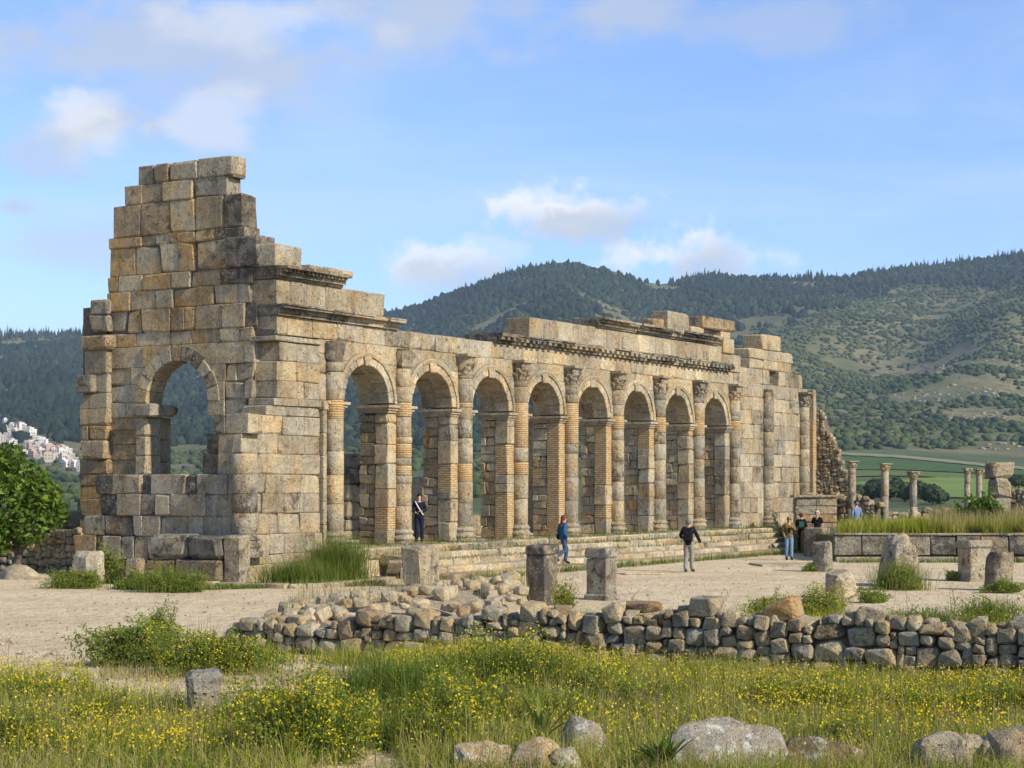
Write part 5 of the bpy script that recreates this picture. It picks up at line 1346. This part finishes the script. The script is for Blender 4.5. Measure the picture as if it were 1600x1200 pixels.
bush('green_bush', 'grey green leafy bush at the left tip of the wide yellow bush', gpt(205, 1040), .80, .45, .66, 4200, .036, 24, 0)
bush('green_bush', 'light green feathery shrub growing on the left end of the dry wall', gpt(250, 1004), .36, .3, .62, 1700, .026, 25, 0, elong=2.2)
bush('flowering_bush', 'yellow and green bush overhanging the dark hollow', gpt(690, 1148), .55, .45, .50, 4200, .028, 26, 300, blade=260)
bush('grass_clump', 'dense overhanging clump of dark green grass by the hollow', gpt(615, 1118), .62, .5, .55, 1400, .024, 27, 110, blade=2600, catg='grass clump')
bush('flowering_bush', 'tall yellow flowered clump in the middle of the meadow', gpt(790, 1092), .75, .5, .62, 3800, .028, 28, 420, blade=900)
bush('flowering_bush', 'small yellow bush at the foot of the tall dark pedestal', gpt(882, 952), .26, .26, .50, 1500, .030, 29, 60)
bush('flowering_bush', 'yellow green bush behind the dry wall beside the broken hollow block', gpt(1280, 962), .62, .45, .46, 3600, .030, 30, 160, blade=150)
bush('flowering_bush', 'low yellow green clump left of the bush behind the dry wall', gpt(1205, 962), .5, .4, .34, 2400, .030, 31, 110, blade=150)
bush('green_bush', 'green weeds at the base of the broken hollow block', gpt(1362, 942), .36, .3, .26, 1500, .034, 32, 0)
bush('grass_clump', 'yellow green weeds around the craggy masonry lump', gpt(1404, 922), .66, .5, .62, 2000, .030, 33, 60, blade=900, catg='grass clump')
bush('green_bush', 'dark weeds around the foot of the square pillar stump', gpt(1566, 926), .55, .4, .28, 2200, .036, 34, 0)
bush('green_bush', 'dark weeds left of the moulded altar', gpt(1500, 907), .5, .4, .26, 1800, .036, 35, 0)
bush('green_bush', 'weeds at the foot of the crumbling upright stone', gpt(1272, 893), .42, .35, .24, 1500, .036, 36, 0)
bush('green_bush', 'green bush at the foot of the lichen covered block by the end wall', gpt(118, 919), .72, .5, .44, 3800, .040, 37, 0, blade=300)
bush('green_bush', 'dark green weeds in front of the narrow grey block', gpt(212, 921), .62, .4, .38, 2800, .040, 38, 0, blade=200)
bush('green_bush', 'green weeds in front of the block pile with dry stalks', gpt(268, 925), .8, .45, .52, 3800, .040, 39, 0, blade=700)
bush('grass_clump', 'tall bright green grass at the left end of the steps', gpt(530, 905), .75, .6, 1.05, 700, .03, 40, 0, blade=1900, catg='grass clump')
bush('grass_clump', 'lower bright green grass before the corner pier', gpt(465, 912), 1.0, .5, .55, 700, .03, 41, 0, blade=1900, catg='grass clump')
bush('green_bush', 'green yellow plant climbing between blocks at the end wall foot', gpt(175, 912), .4, .3, .95, 1700, .036, 42, 40)
bush('grass_clump', 'weedy grass on the rubble behind the right of the dry wall', gpt(1440, 985), .9, .5, .36, 1500, .03, 43, 0, blade=900, catg='grass clump')
bush('green_bush', 'leafy weeds behind the dry wall at the right edge', gpt(1545, 975), .7, .4, .44, 2600, .032, 44, 30, blade=300)
bush('green_bush', 'dark green broad shrub beneath the tree at the left', gpt(38, 890), 1.0, .8, 1.05, 4200, .075, 45, 0, leafmat=GREEN)
bush('green_shrub', 'large leafed green shrub on the platform among tall dry grass', at(1530, 74, .95), 1.15, .8, 1.36, 2600, .11, 46, 0, leafmat=FIG, catg='shrub')

# further clumps that make the meadow's mounds, each its own plant
for i, (px, py, rx, h, fl, lab) in enumerate([(600, 1098, .50, .46, 160, 'green and yellow clump above the hollow at the dry wall foot'), (668, 1090, .55, .50, 210, 'yellow flowering clump left of the middle of the meadow'), (735, 1082, .60, .46, 260, 'broad yellow flowering clump at the dry wall below the tall pedestal'),
        (860, 1088, .62, .50, 260, 'yellow flowering clump right of the middle of the meadow'), (930, 1100, .55, .42, 190, 'low yellow clump below the moulded pedestal'), (1010, 1110, .55, .38, 120, 'low green clump below the mossy wall stone'), (760, 1128, .6, .46, 230, 'yellow green clump in front of the middle mound'),
        (850, 1140, .6, .40, 150, 'green clump behind the spiky plant'), (640, 1172, .36, .42, 160, 'yellow clump to the right of the sandy gap'), (705, 1178, .36, .44, 190, 'yellow clump left of the white and orange boulder'), (60, 1105, .7, .42, 260, 'yellow drift of plants around the whitish long stone'),
        (20, 1180, .5, .46, 160, 'yellow weed clump in the lower left corner'), (170, 1140, .6, .40, 180, 'yellow clump in the left meadow below the long stone'), (400, 1150, .42, .48, 220, 'yellow bush just left of the big yellow bush'), (1290, 1120, .62, .42, 250, 'yellow clump under the orange wall stone'), (1390, 1130, .66, .44, 280, 'yellow clump in the right meadow'),
        (1500, 1128, .6, .44, 240, 'yellow clump before the wall near the right edge'), (1590, 1130, .5, .46, 170, 'yellow clump at the right edge of the meadow'), (1330, 1180, .45, .34, 120, 'small yellow clump beside the brown flat boulder'), (1200, 1110, .5, .34, 80, 'green clump below the fallen round stone')]):
    bush('flowering_bush', lab, gpt(px, py), rx * .9, rx * .6, h * .85, 1900, .028, 500 + i, fl, blade=420)

# leafy tree at the left
def limb(a, b, r0, r1, n=7):
    d = (b - a).normalized(); s = d.cross(Vector((.3, .9, .1))).normalized(); t = d.cross(s); V = []
    for p, r in ((a, r0), ((a + b) / 2 + s * r0 * .4, (r0 + r1) / 2), (b, r1)):
        for i in range(n): q = 2 * math.pi * i / n; V.append(tuple(p + s * math.cos(q) * r + t * math.sin(q) * r))
    return V, [(k * n + i, k * n + (i + 1) % n, (k + 1) * n + (i + 1) % n, (k + 1) * n + i) for k in range(2) for i in range(n)]
def leafy_tree(label, P, lobes, nleaf, size, seed):
    r = np.random.default_rng(seed); root = empty('leafy_tree', P); tag(root, label, 'tree')
    fork = Vector((.1, 0, .7)); tv, tf = limb(Vector((0, 0, -.2)), fork, .18, .13); parts = [(tv, tf)]
    for c, q in lobes: parts.append(limb(fork, Vector(c) * .92, .08, .025))
    link('trunk', mesh('trunk', *parts[0], True), BARK, root)
    for pv in parts[1:]: link('limb', mesh('limb', *pv, True), BARK, root)
    C = []
    w = np.array([q ** 2 for c, q in lobes]); w /= w.sum()
    for i in r.choice(len(lobes), nleaf, p=w):
        c, q = lobes[i]; d = r.normal(0, 1, 3); d /= np.linalg.norm(d); C.append(np.array(c) + d * q * (.45 + .58 * r.random() ** .5))
    link('crown', big_mesh('crown', *quads(np.array(C), np.full(nleaf, size), seed + 1, .9, 1.0)), FIG, root)
leafy_tree('dense leafy green tree at the left edge of the picture', at(25, 57.5, 0), [((-.9, 0, 3.3), .85), ((.25, .1, 2.9), .78), ((.85, -.2, 2.6), .62), ((-.2, -.3, 2.1), .9), ((1.15, .1, 1.95), .5), ((-1.5, 0, 2.2), .9), ((.55, -.4, 1.6), .65), ((-.6, -.5, 1.3), .7), ((-.3, .2, 3.75), .5)], 6200, .115, 71)

# spiky plant, broad leaved plant
def rosette(name, label, P, n, l, w, seed, up=1.0, mat=None):
    rs = random.Random(seed); root = empty(name, P); tag(root, label, 'plant')
    for i in range(n):
        a = rs.uniform(0, 6.28); el = rs.uniform(.55, 1.35) * up; d = Vector((math.cos(a) * math.cos(el), math.sin(a) * math.cos(el), math.sin(el))); s = Vector((-math.sin(a), math.cos(a), 0)); up_ = s.cross(d); L_ = l * rs.uniform(.6, 1.1); V = []
        for t, ww in ((0, .7), (.4, 1), (.75, .75), (1, .03)):
            c = d * L_ * t - Vector((0, 0, .18 * L_ * t * t)); V += [c - s * w * ww * .5 - up_ * w * .12, c + up_ * 0, c + s * w * ww * .5 - up_ * w * .12]
        Fc = [(3 * k + j, 3 * k + j + 1, 3 * k + j + 4, 3 * k + j + 3) for k in range(3) for j in range(2)]
        link('leaf', mesh('leaf', V, Fc, True), mat or GREEN, root)
rosette('spiky_plant', 'spiky long leaved plant between the foreground boulders', gpt(846, 1182) + Vector((0, 0, .16)), 11, .70, .060, 5, 1.0)
rosette('broad_leaf_plant', 'dark green broad leaved plant left of the large grey boulder', gpt(1036, 1222) + Vector((0, 0, .12)), 38, .46, .075, 6, 1.1)

def patch(name, label, quadpts, n, hr, wr, lean, mat, seed, z=0.0):
    """grass over a ground patch given by four corners"""
    r = np.random.default_rng(seed); a, b, c, d = [np.array(q) for q in quadpts]; s, t = r.random(n)[:, None], r.random(n)[:, None]
    P = a * (1 - s) * (1 - t) + b * s * (1 - t) + c * s * t + d * (1 - s) * t
    kk = np.array([n2(x, y, 1.2) for x, y in P[:, :2]]); P = P[kk > -.35]; kk = kk[kk > -.35]; P[:, 2] = z
    return tag(link(name, big_mesh(name, *blades(P, r.uniform(*hr, len(P)) * (1 + .4 * kk), r.uniform(*wr, len(P)), lean, seed + 1)), mat), label, kind='stuff')
patch('platform_grass', 'tall dry reddish grass on top of the platform', [at(1440, 68.6), at(1760, 68.6), at(1760, 78), at(1470, 78)], 9000, (.5, 1.15), (.02, .035), .25, DRY, 81, .95)
patch('platform_grass', 'green grass on the left part of the platform', [at(1306, 68.6), at(1600, 68.6), at(1600, 74), at(1330, 74)], 9000, (.3, .75), (.02, .035), .45, GRASS, 82, .95)
patch('platform_grass', 'green grass fringe along the platform edge', [at(1400, 68.5), at(1760, 68.5), at(1760, 71), at(1400, 71)], 6000, (.4, .8), (.02, .035), .4, GRASS, 83, .95)
def strip(name, label, a, b, wdt, n, hr, mat, seed, z=0.0):
    d = (b - a).normalized(); nn = Vector((d.y, -d.x, 0)); return patch(name, label, [a, b, b + nn * wdt, a + nn * wdt], n, hr, (.012, .022), .6, mat, seed, z)
strip('weeds', 'weeds along the foot of the steps', site(3, -4.85), site(UST + 3, -4.85), .55, 4200, (.10, .32), GREEN, 91)
strip('weeds', 'weeds on the upper steps', site(3, -1.9), site(UST, -1.9), .35, 1500, (.08, .3), GREEN, 92, .70)
strip('weeds', 'weeds on the middle steps', site(4, -3.0), site(UST, -3.0), .3, 900, (.08, .25), GREEN, 93, .5)
strip('weeds', 'weeds at the foot of the columns', site(2, -.6), site(UE, -.6), .5, 2200, (.08, .34), GREEN, 94, ZF - .03)
strip('weeds', 'weeds along the kerb below the corner pier', gpt(300, 921), gpt(600, 914), .5, 1700, (.08, .26), GREEN, 95)
strip('weeds', 'weeds along the foot of the platform', at(1310, 67.3), at(1700, 67.3), .6, 1700, (.08, .26), GREEN, 96)
patch('weeds', 'dry weeds between the dry wall and the forum', [gpt(850, 968), gpt(1250, 962), gpt(1650, 985), gpt(850, 985)], 3000, (.10, .36), (.007, .014), .5, GRASS, 97)
patch('weeds', 'dry stalks growing over the rubble bank', [gpt(430, 985), gpt(830, 965), gpt(820, 925), gpt(480, 955)], 1100, (.2, .55), (.006, .012), .4, DRY, 98, .35)
patch('weeds', 'dry grass on the sand beside the wide bush', [gpt(150, 1062), gpt(560, 1080), gpt(560, 1050), gpt(160, 1042)], 2200, (.06, .2), (.007, .013), .6, DRY, 99)
patch('weeds', 'grass along the foot of the dry wall', [gpt(400, 1036), gpt(1700, 1106), gpt(1700, 1096), gpt(400, 1026)], 6500, (.12, .42), (.007, .013), .4, GRASS, 100)
# tall dry weed stalks with seed heads
def stalk(label, P, h, seed, z=0.0):
    rs = random.Random(seed); root = empty('dry_weed', P + Vector((0, 0, z))); tag(root, label, 'weed')
    V, Fc = limb(Vector((0, 0, -.05)), Vector((rs.uniform(-.1, .1), 0, h)), .006, .003, 4); parts = [(V, Fc)]; C = []
    for i in range(9):
        t = rs.uniform(.35, 1); b = Vector((rs.uniform(-.1, .1) * t, 0, h * t)); e = b + Vector((rs.uniform(-.13, .13), rs.uniform(-.1, .1), rs.uniform(.05, .16))); parts.append(limb(b, e, .003, .002, 3))
        for _ in range(7): q = rs.random(); C.append(b.lerp(e, q) + Vector((rs.uniform(-.015, .015), 0, rs.uniform(-.01, .02))))
    link('stem', mesh('stem', *merge_vf(parts)), SEED, root); link('seed_head', big_mesh('seed', *quads(np.array([tuple(c) for c in C]), np.full(len(C), .012), seed, .3)), SEED, root)
SEED = mat_simple('dry_stalk', (.24, .145, .085), .9, .35, 20)
for i, (px, py, h, lab) in enumerate([(12, 1062, .62, 'brown dry stalk at the far left above the meadow'), (90, 1058, .35, 'short brown stalk near the left edge of the sand'), (1395, 962, .75, 'tall bare dry weed standing behind the dry wall'), (1420, 960, .7, 'branching dry weed beside the tall bare one'),
        (1132, 968, .62, 'reddish dock stalk behind the dry wall in mid picture'), (1488, 965, .62, 'reddish weed behind the wall near the right'), (990, 962, .5, 'thin dry stalk right of the moulded pedestal'), (612, 950, .62, 'reddish dry stalk left of the pale block'), (690, 960, .6, 'dry stalk on the rubble bank'), (755, 955, .55, 'thin red stalk on the right of the rubble bank'),
        (1030, 1150, .62, 'bent dry stalk in the middle of the meadow'), (1480, 1185, .75, 'tall pale stalk in front of the wall at right'), (1405, 1190, .8, 'long thin straw stalk at lower right'), (180, 1165, .5, 'brown seeded stalk in the left meadow')]):
    stalk(lab, gpt(px, py), h, 300 + i)
# ------------------------------------------------------------------ people
def skin_mesh(name, pts, edges, root=0, sub=1):
    """grow a surface round a skeleton: pts = [(pos, rx, ry)]"""
    me = bpy.data.meshes.new(name); me.from_pydata([tuple(p[0]) for p in pts], edges, []); o = bpy.data.objects.new(name, me); COL.objects.link(o)
    o.modifiers.new('skin', 'SKIN')
    for i, sv in enumerate(me.skin_vertices[0].data):
        sv.radius = (pts[i][1], pts[i][2]); sv.use_root = (i == root)
    m = o.modifiers.new('sub', 'SUBSURF'); m.levels = sub; m.render_levels = sub
    dg = bpy.context.evaluated_depsgraph_get(); dg.update(); res = bpy.data.meshes.new_from_object(o.evaluated_get(dg)); bpy.data.objects.remove(o)
    res.polygons.foreach_set('use_smooth', [True] * len(res.polygons)); res.update(); return res
SKIN = mat_simple('skin', (.50, .29, .19), .6, .1, 30); EYE = mat_simple('eye', (.02, .018, .015), .3, .1)
def cloth(name, col, var=.3): return mat_simple(name, col, .85, var, 14, bump=.4)
def person(label, loc, face, H, pose, top, trousers, shoe, hair, hairstyle='short', sleeves=1.0, extras=()):
    s = H / 1.70; root = empty('person', loc, face); tag(root, label, 'person')
    V3 = lambda *a: Vector(a) * s
    J = {'pelvis': V3(0, 0, .93), 'spine': V3(0, .0, 1.08), 'chest': V3(0, .0, 1.27), 'neck': V3(0, -.005, 1.43), 'jaw': V3(0, .02, 1.51), 'head': V3(0, .01, 1.59), 'crown': V3(0, 0, 1.655)}
    for sd, n in ((-1, 'l'), (1, 'r')):
        J['sh' + n] = V3(sd * .165, -.0, 1.385); J['el' + n] = V3(sd * .215, -.03, 1.12); J['wr' + n] = V3(sd * .225, .04, .89)
        J['hip' + n] = V3(sd * .085, 0, .88); J['kn' + n] = V3(sd * .095, .02, .49); J['an' + n] = V3(sd * .095, -.02, .09); J['toe' + n] = V3(sd * .105, .15, .035)
    for k, v in pose.items(): J[k] = V3(*v)
    R = {'pelvis': (.135, .105), 'spine': (.120, .095), 'chest': (.145, .105), 'neck': (.055, .055), 'jaw': (.066, .072), 'head': (.080, .095), 'crown': (.055, .066)}
    for n in 'lr':
        R.update({'sh' + n: (.062, .062), 'el' + n: (.043, .043), 'wr' + n: (.029, .026), 'hip' + n: (.086, .09), 'kn' + n: (.056, .058), 'an' + n: (.037, .042), 'toe' + n: (.036, .024)})
    names = list(J); idx = {k: i for i, k in enumerate(names)}; pts = [(J[k], R[k][0] * s, R[k][1] * s) for k in names]
    E = [('pelvis', 'spine'), ('spine', 'chest'), ('chest', 'neck'), ('neck', 'jaw'), ('jaw', 'head'), ('head', 'crown')]
    for n in 'lr': E += [('chest', 'sh' + n), ('sh' + n, 'el' + n), ('el' + n, 'wr' + n), ('pelvis', 'hip' + n), ('hip' + n, 'kn' + n), ('kn' + n, 'an' + n), ('an' + n, 'toe' + n)]
    edges = [(idx[a], idx[b]) for a, b in E]
    for n, sd in (('l', -1), ('r', 1)):                              # hands: palm, four fingers, thumb
        d = (J['wr' + n] - J['el' + n]).normalized(); side = Vector((0, 1, 0)) - d * d.y; side = side.normalized() if side.length > .1 else Vector((1, 0, 0)); curl = Vector((-sd * .35, .1, 0))
        k = len(pts); pts.append((J['wr' + n] + d * .055 * s, .036 * s, .018 * s)); edges.append((idx['wr' + n], k))
        for q, (off, ln) in enumerate(((-.027, .058), (-.009, .072), (.009, .068), (.027, .055))):
            b = J['wr' + n] + d * .092 * s + side * off * s; a1 = len(pts); pts.append((b, .0095 * s, .0095 * s)); pts.append((b + (d + curl * .4) * ln * .55 * s, .0088 * s, .0088 * s)); pts.append((b + (d + curl) * ln * s, .0075 * s, .0075 * s))
            edges += [(k, a1), (a1, a1 + 1), (a1 + 1, a1 + 2)]
        a1 = len(pts); b = J['wr' + n] + d * .045 * s + side * .036 * s; pts.append((b, .011 * s, .011 * s)); pts.append((b + (d * .8 + side * .6) * .05 * s, .009 * s, .009 * s)); edges += [(k, a1), (a1, a1 + 1)]
    link('body', skin_mesh('body', pts, edges, idx['pelvis']), SKIN, root)
    def sub(keys, ed, grow, over={}):
        ix = {k: i for i, k in enumerate(keys)}
        return [(J[k] if k not in over or over[k][0] is None else over[k][0], (R.get(k, (.05, .05))[0] + grow) * s * (over[k][1] if k in over else 1), (R.get(k, (.05, .05))[1] + grow) * s * (over[k][1] if k in over else 1)) for k in keys], [(ix[a], ix[b]) for a, b in ed]
    J['hem'] = J['pelvis'] + V3(0, 0, -.10); R['hem'] = (.165, .135); J['mid'] = J['pelvis'] + V3(0, 0, .02); R['mid'] = (.150, .120); J['collar'] = J['chest'].lerp(J['neck'], .75); R['collar'] = (.062, .055)
    keys = ['hem', 'mid', 'spine', 'chest', 'collar']; ed = [('hem', 'mid'), ('mid', 'spine'), ('spine', 'chest'), ('chest', 'collar')]
    for n in 'lr':
        J['cuff' + n] = J['el' + n].lerp(J['wr' + n], 1.0) if sleeves > .6 else J['sh' + n].lerp(J['el' + n], .75); R['cuff' + n] = (.030, .030) if sleeves > .6 else (.046, .046)
        if sleeves > .6: keys += ['sh' + n, 'el' + n, 'cuff' + n]; ed += [('chest', 'sh' + n), ('sh' + n, 'el' + n), ('el' + n, 'cuff' + n)]
        else: keys += ['sh' + n, 'cuff' + n]; ed += [('chest', 'sh' + n), ('sh' + n, 'cuff' + n)]
    p, e = sub(keys, ed, .020); link('top', skin_mesh('top', p, e), top, root)
    J['waist'] = J['pelvis'] + V3(0, 0, .12); R['waist'] = (.125, .100); keys = ['waist', 'pelvis']; ed = [('waist', 'pelvis')]
    for n in 'lr':
        J['leghem' + n] = J['kn' + n].lerp(J['an' + n], 1.06); R['leghem' + n] = (.052, .056)
        keys += ['hip' + n, 'kn' + n, 'leghem' + n]; ed += [('pelvis', 'hip' + n), ('hip' + n, 'kn' + n), ('kn' + n, 'leghem' + n)]
    p, e = sub(keys, ed, .018); link('trousers', skin_mesh('trousers', p, e), trousers, root)
    for n in 'lr':
        d = (J['toe' + n] - J['an' + n]); a = J['an' + n] + V3(0, -.05, -.045) if abs(d.z) < .2 else J['an' + n]
        p = [(J['an' + n] + V3(0, 0, -.01), .058 * s, .060 * s), (J['an' + n].lerp(J['toe' + n], .45) + V3(0, 0, -.0), .058 * s, .050 * s), (J['toe' + n] + (J['toe' + n] - J['an' + n]) * .15, .055 * s, .042 * s)]
        link('shoe', skin_mesh('shoe', p, [(0, 1), (1, 2)]), shoe, root)
    hd = J['head']
    vv, ff = ICO[3]; keep = {}; HV, HF = [], []
    for i, q in enumerate(vv):
        w = q.copy(); r_ = 1 + .05 * mnoise.noise(q * 4); HV.append((w.x * .094 * s * r_, (w.y * .110 - .014) * s * r_, (w.z * .112 + .022) * s * r_))
    HF = [f for f in ff if not all(vv[i].y > .25 and vv[i].z < .52 for i in f) and not all(vv[i].z < -.62 for i in f)]
    link('hair', mesh('hair', HV, HF, True), hair, root, None, hd)
    if hairstyle == 'long':
        p = [(hd + V3(0, -.05, .02), .08 * s, .06 * s), (hd + V3(0, -.085, -.10), .088 * s, .05 * s), (hd + V3(0, -.10, -.22), .075 * s, .04 * s), (hd + V3(0, -.10, -.30), .04 * s, .02 * s)]
        link('long_hair', skin_mesh('long_hair', p, [(0, 1), (1, 2), (2, 3)]), hair, root)
    nv, nf = ICO[1]
    link('nose', mesh('nose', [(q.x * .014 * s, q.y * .022 * s, q.z * .022 * s) for q in nv], nf, True), SKIN, root, None, hd + V3(0, .108, -.03))
    link('mouth', mesh('mouth', [(q.x * .024 * s, q.y * .008 * s, q.z * .006 * s) for q in nv], nf, True), LIP, root, None, hd + V3(0, .098, -.075))
    for sd in (-1, 1):
        link('eye', mesh('eye', [(q.x * .013 * s, q.y * .01 * s, q.z * .008 * s) for q in nv], nf, True), EYE, root, None, hd + V3(sd * .032, .094, .0))
        link('ear', mesh('ear', [(q.x * .012 * s, q.y * .022 * s, q.z * .032 * s) for q in nv], nf, True), SKIN, root, None, hd + V3(sd * .084, -.005, -.015))
    for nm, kind, mat in extras:
        if kind == 'backpack': me = cb_mesh(.30 * s, .17 * s, .44 * s, .05, .01, 0); link(nm, me, mat, root, None, J['chest'].lerp(J['spine'], .3) + V3(0, -.20, 0))
        if kind == 'bag': me = cb_mesh(.24 * s, .11 * s, .20 * s, .04, .01, 0); link(nm, me, mat, root, None, J['pelvis'] + V3(-.24, -.02, .02))
        if kind == 'strap':
            V, Fc = limb(J['shr'] + V3(-.03, .09, .06), J['pelvis'] + V3(-.15, .12, .03), .022 * s, .022 * s, 6); V = [Vector(q) for q in V]
            V2 = []
            for q in V:
                t = (q.z - J['pelvis'].z) / (J['shr'].z - J['pelvis'].z); V2.append(q + V3(0, .045 * math.sin(max(0, min(1, t)) * math.pi), 0))
            link(nm, mesh('strap', V2, Fc, True), mat, root)
        if kind == 'panel': link(nm, cb_mesh(.20 * s, .05 * s, .24 * s, .02, .005, 0), mat, root, None, J['chest'].lerp(J['spine'], .3) + V3(0, -.275, 0))
        if kind == 'cap':
            V, Fc = lathe_vf([(.100 * s, 0), (.102 * s, .04 * s), (.085 * s, .09 * s), (.03 * s, .115 * s)], 14); bx = lathe_vf([(.105 * s, -.004), (.105 * s, .008)], 12); bv = [(x * .8, y * .8 + .09 * s, z) for x, y, z in bx[0]]
            link(nm, mesh('cap', *merge_vf([(V, Fc), (bv, bx[1])]), True), mat, root, None, hd + V3(0, -.01, .03))
        if kind == 'glasses': link(nm, cb_mesh(.13 * s, .02 * s, .032 * s, .008, .002, 0), mat, root, None, hd + V3(0, .106, .0))
        if kind == 'inner':
            p = [(J['pelvis'] + V3(0, .045, .06), .075 * s, .075 * s), (J['spine'] + V3(0, .055, 0), .075 * s, .075 * s), (J['chest'] + V3(0, .06, .02), .07 * s, .07 * s)]
            link(nm, skin_mesh('inner', p, [(0, 1), (1, 2)]), mat, root)
    return root
LIP = mat_simple('lip', (.36, .13, .10), .6, .1)
NAVY = cloth('navy_cloth', (.014, .017, .034)); BLACK = cloth('black_cloth', (.012, .012, .013)); BLUE = cloth('blue_jacket', (.030, .105, .215)); JEANS = cloth('blue_jeans', (.055, .095, .165)); LJEANS = cloth('pale_jeans', (.17, .27, .38))
KHAKI = cloth('grey_trousers', (.30, .28, .24)); OLIVE = cloth('olive_jacket', (.17, .125, .035)); GREENB = cloth('green_backpack', (.05, .13, .10)); SHOE = cloth('dark_shoe', (.03, .026, .022)); WHITE = cloth('white_strap', (.7, .7, .7), .1)
PLAID = mat_simple('plaid_shirt', (.10, .15, .26), .85, .3, 30, (.22, .27, .36)); HREDB = mat_simple('auburn_hair', (.16, .045, .015), .55, .3, 30); HDARK = mat_simple('dark_hair', (.012, .010, .009), .5, .3, 30); HGREY = mat_simple('grey_hair', (.20, .19, .18), .6, .3, 30); HWHITE = mat_simple('white_hair', (.55, .53, .50), .6, .2, 30); HBLON = mat_simple('fair_hair', (.30, .20, .095), .55, .3, 30)
R_ = math.radians
def stepz(v):
    return .18 if -4.85 < v < -3.98 else (.36 if -3.98 <= v < -3.13 else .54)
# woman in dark clothes inside the second arch
uw = u_of(655, .9); person('person in dark navy clothes with a white cross strap, standing in the second arch', site(uw, .9, ZF - .02), R_(178), 1.68,
    {'ell': (-.24, .02, 1.14), 'wrl': (-.10, .17, 1.10), 'elr': (.24, .02, 1.14), 'wrr': (.12, .16, 1.06)}, NAVY, NAVY, SHOE, HDARK, 'long', 1.0, [('shoulder_strap', 'strap', WHITE)])
# woman in blue jacket coming down the steps: walking to the right and away
Pw = site(u_of(884, -4.1), -4.1, 0); person('person with auburn hair in a blue jacket and jeans stepping along the lower steps', site(u_of(880, -4.35), -4.35, .19), R_(-62), 1.66,
    {'knl': (-.09, .20, .52), 'anl': (-.09, .13, .10), 'toel': (-.10, .30, .04), 'knr': (.09, .02, .48), 'anr': (.09, -.34, .26), 'toer': (.10, -.24, .14), 'ell': (-.23, -.08, 1.13), 'wrl': (-.22, .10, .97), 'elr': (.23, -.10, 1.12), 'wrr': (.23, .04, .92), 'head': (0, .03, 1.59), 'jaw': (0, .045, 1.50)},
    BLUE, JEANS, SHOE, HREDB, 'long', 1.0, [('shoulder_bag', 'bag', BLACK)])
# man in black jacket with backpack, walking away
person('person in black jacket and grey trousers with black backpack walking across the forum', gpt(1076, 894), R_(-14), 1.76,
    {'knl': (-.09, .05, .49), 'anl': (-.09, -.08, .09), 'toel': (-.10, .09, .035), 'knr': (.09, .08, .50), 'anr': (.09, .10, .09), 'toer': (.12, .27, .035), 'elr': (.29, -.02, 1.14), 'wrr': (.37, .06, .93), 'ell': (-.27, -.02, 1.16), 'wrl': (-.22, .14, 1.08)},
    BLACK, KHAKI, SHOE, HGREY, 'short', 1.0, [('backpack', 'backpack', BLACK)])
# woman facing the camera in jeans
person('person in sunglasses, mustard jacket and pale blue jeans facing the camera', gpt(1233, 875), R_(176), 1.66,
    {'ell': (-.25, .0, 1.16), 'wrl': (-.12, .15, 1.30), 'elr': (.25, -.04, 1.14), 'wrr': (.20, .10, .98), 'knl': (-.085, .06, .5), 'anl': (-.085, .07, .09), 'toel': (-.10, .22, .035)},
    OLIVE, LJEANS, SHOE, HBLON, 'long', 1.0, [('sunglasses', 'glasses', EYE), ('shirt', 'inner', BLACK), ('shoulder_bag', 'bag', BLACK)])
zb = gpt(1252, 858)
person('person with auburn hair, black top and green backpack behind the person in jeans', at(1252, 76.5, .03), R_(-8), 1.66, {}, BLACK, BLACK, SHOE, HREDB, 'short', 1.0, [('backpack', 'backpack', BLACK), ('backpack_panel', 'panel', GREENB)])
person('white haired person in a black short sleeved shirt beside the green backpack', at(1277, 75.5, .03), R_(150), 1.76, {'elr': (.23, .0, 1.12), 'wrr': (.24, .14, .95)}, BLACK, BLACK, SHOE, HWHITE, 'short', .4)
person('person in a dark cap and blue plaid shirt with straps near the first standing column', at(1338, 78, .45), R_(20), 1.74, {}, PLAID, KHAKI, SHOE, HGREY, 'short', 1.0, [('cap', 'cap', BLACK), ('backpack_strap', 'strap', BLACK)])

# ------------------------------------------------------------------ haze between here and the hills
def haze():
    m = bpy.data.materials.new('thin_haze'); m.use_nodes = True; nt = m.node_tree; nt.nodes.clear(); o = nt.nodes.new('ShaderNodeOutputMaterial'); p = nt.nodes.new('ShaderNodeVolumePrincipled')
    p.inputs['Color'].default_value = (.62, .80, 1.0, 1); p.inputs['Density'].default_value = HAZE_D; p.inputs['Anisotropy'].default_value = 0.0
    nt.links.new(p.outputs[0], o.inputs['Volume'])
    me = mesh('haze', *boxes_vf([(-11500, 11500, -60, 6700, -480, 700)])); ob = link('haze', me, m); tag(ob, 'thin bluish haze lying over the valley', kind='stuff')
HAZE_D = 0.00006
haze()
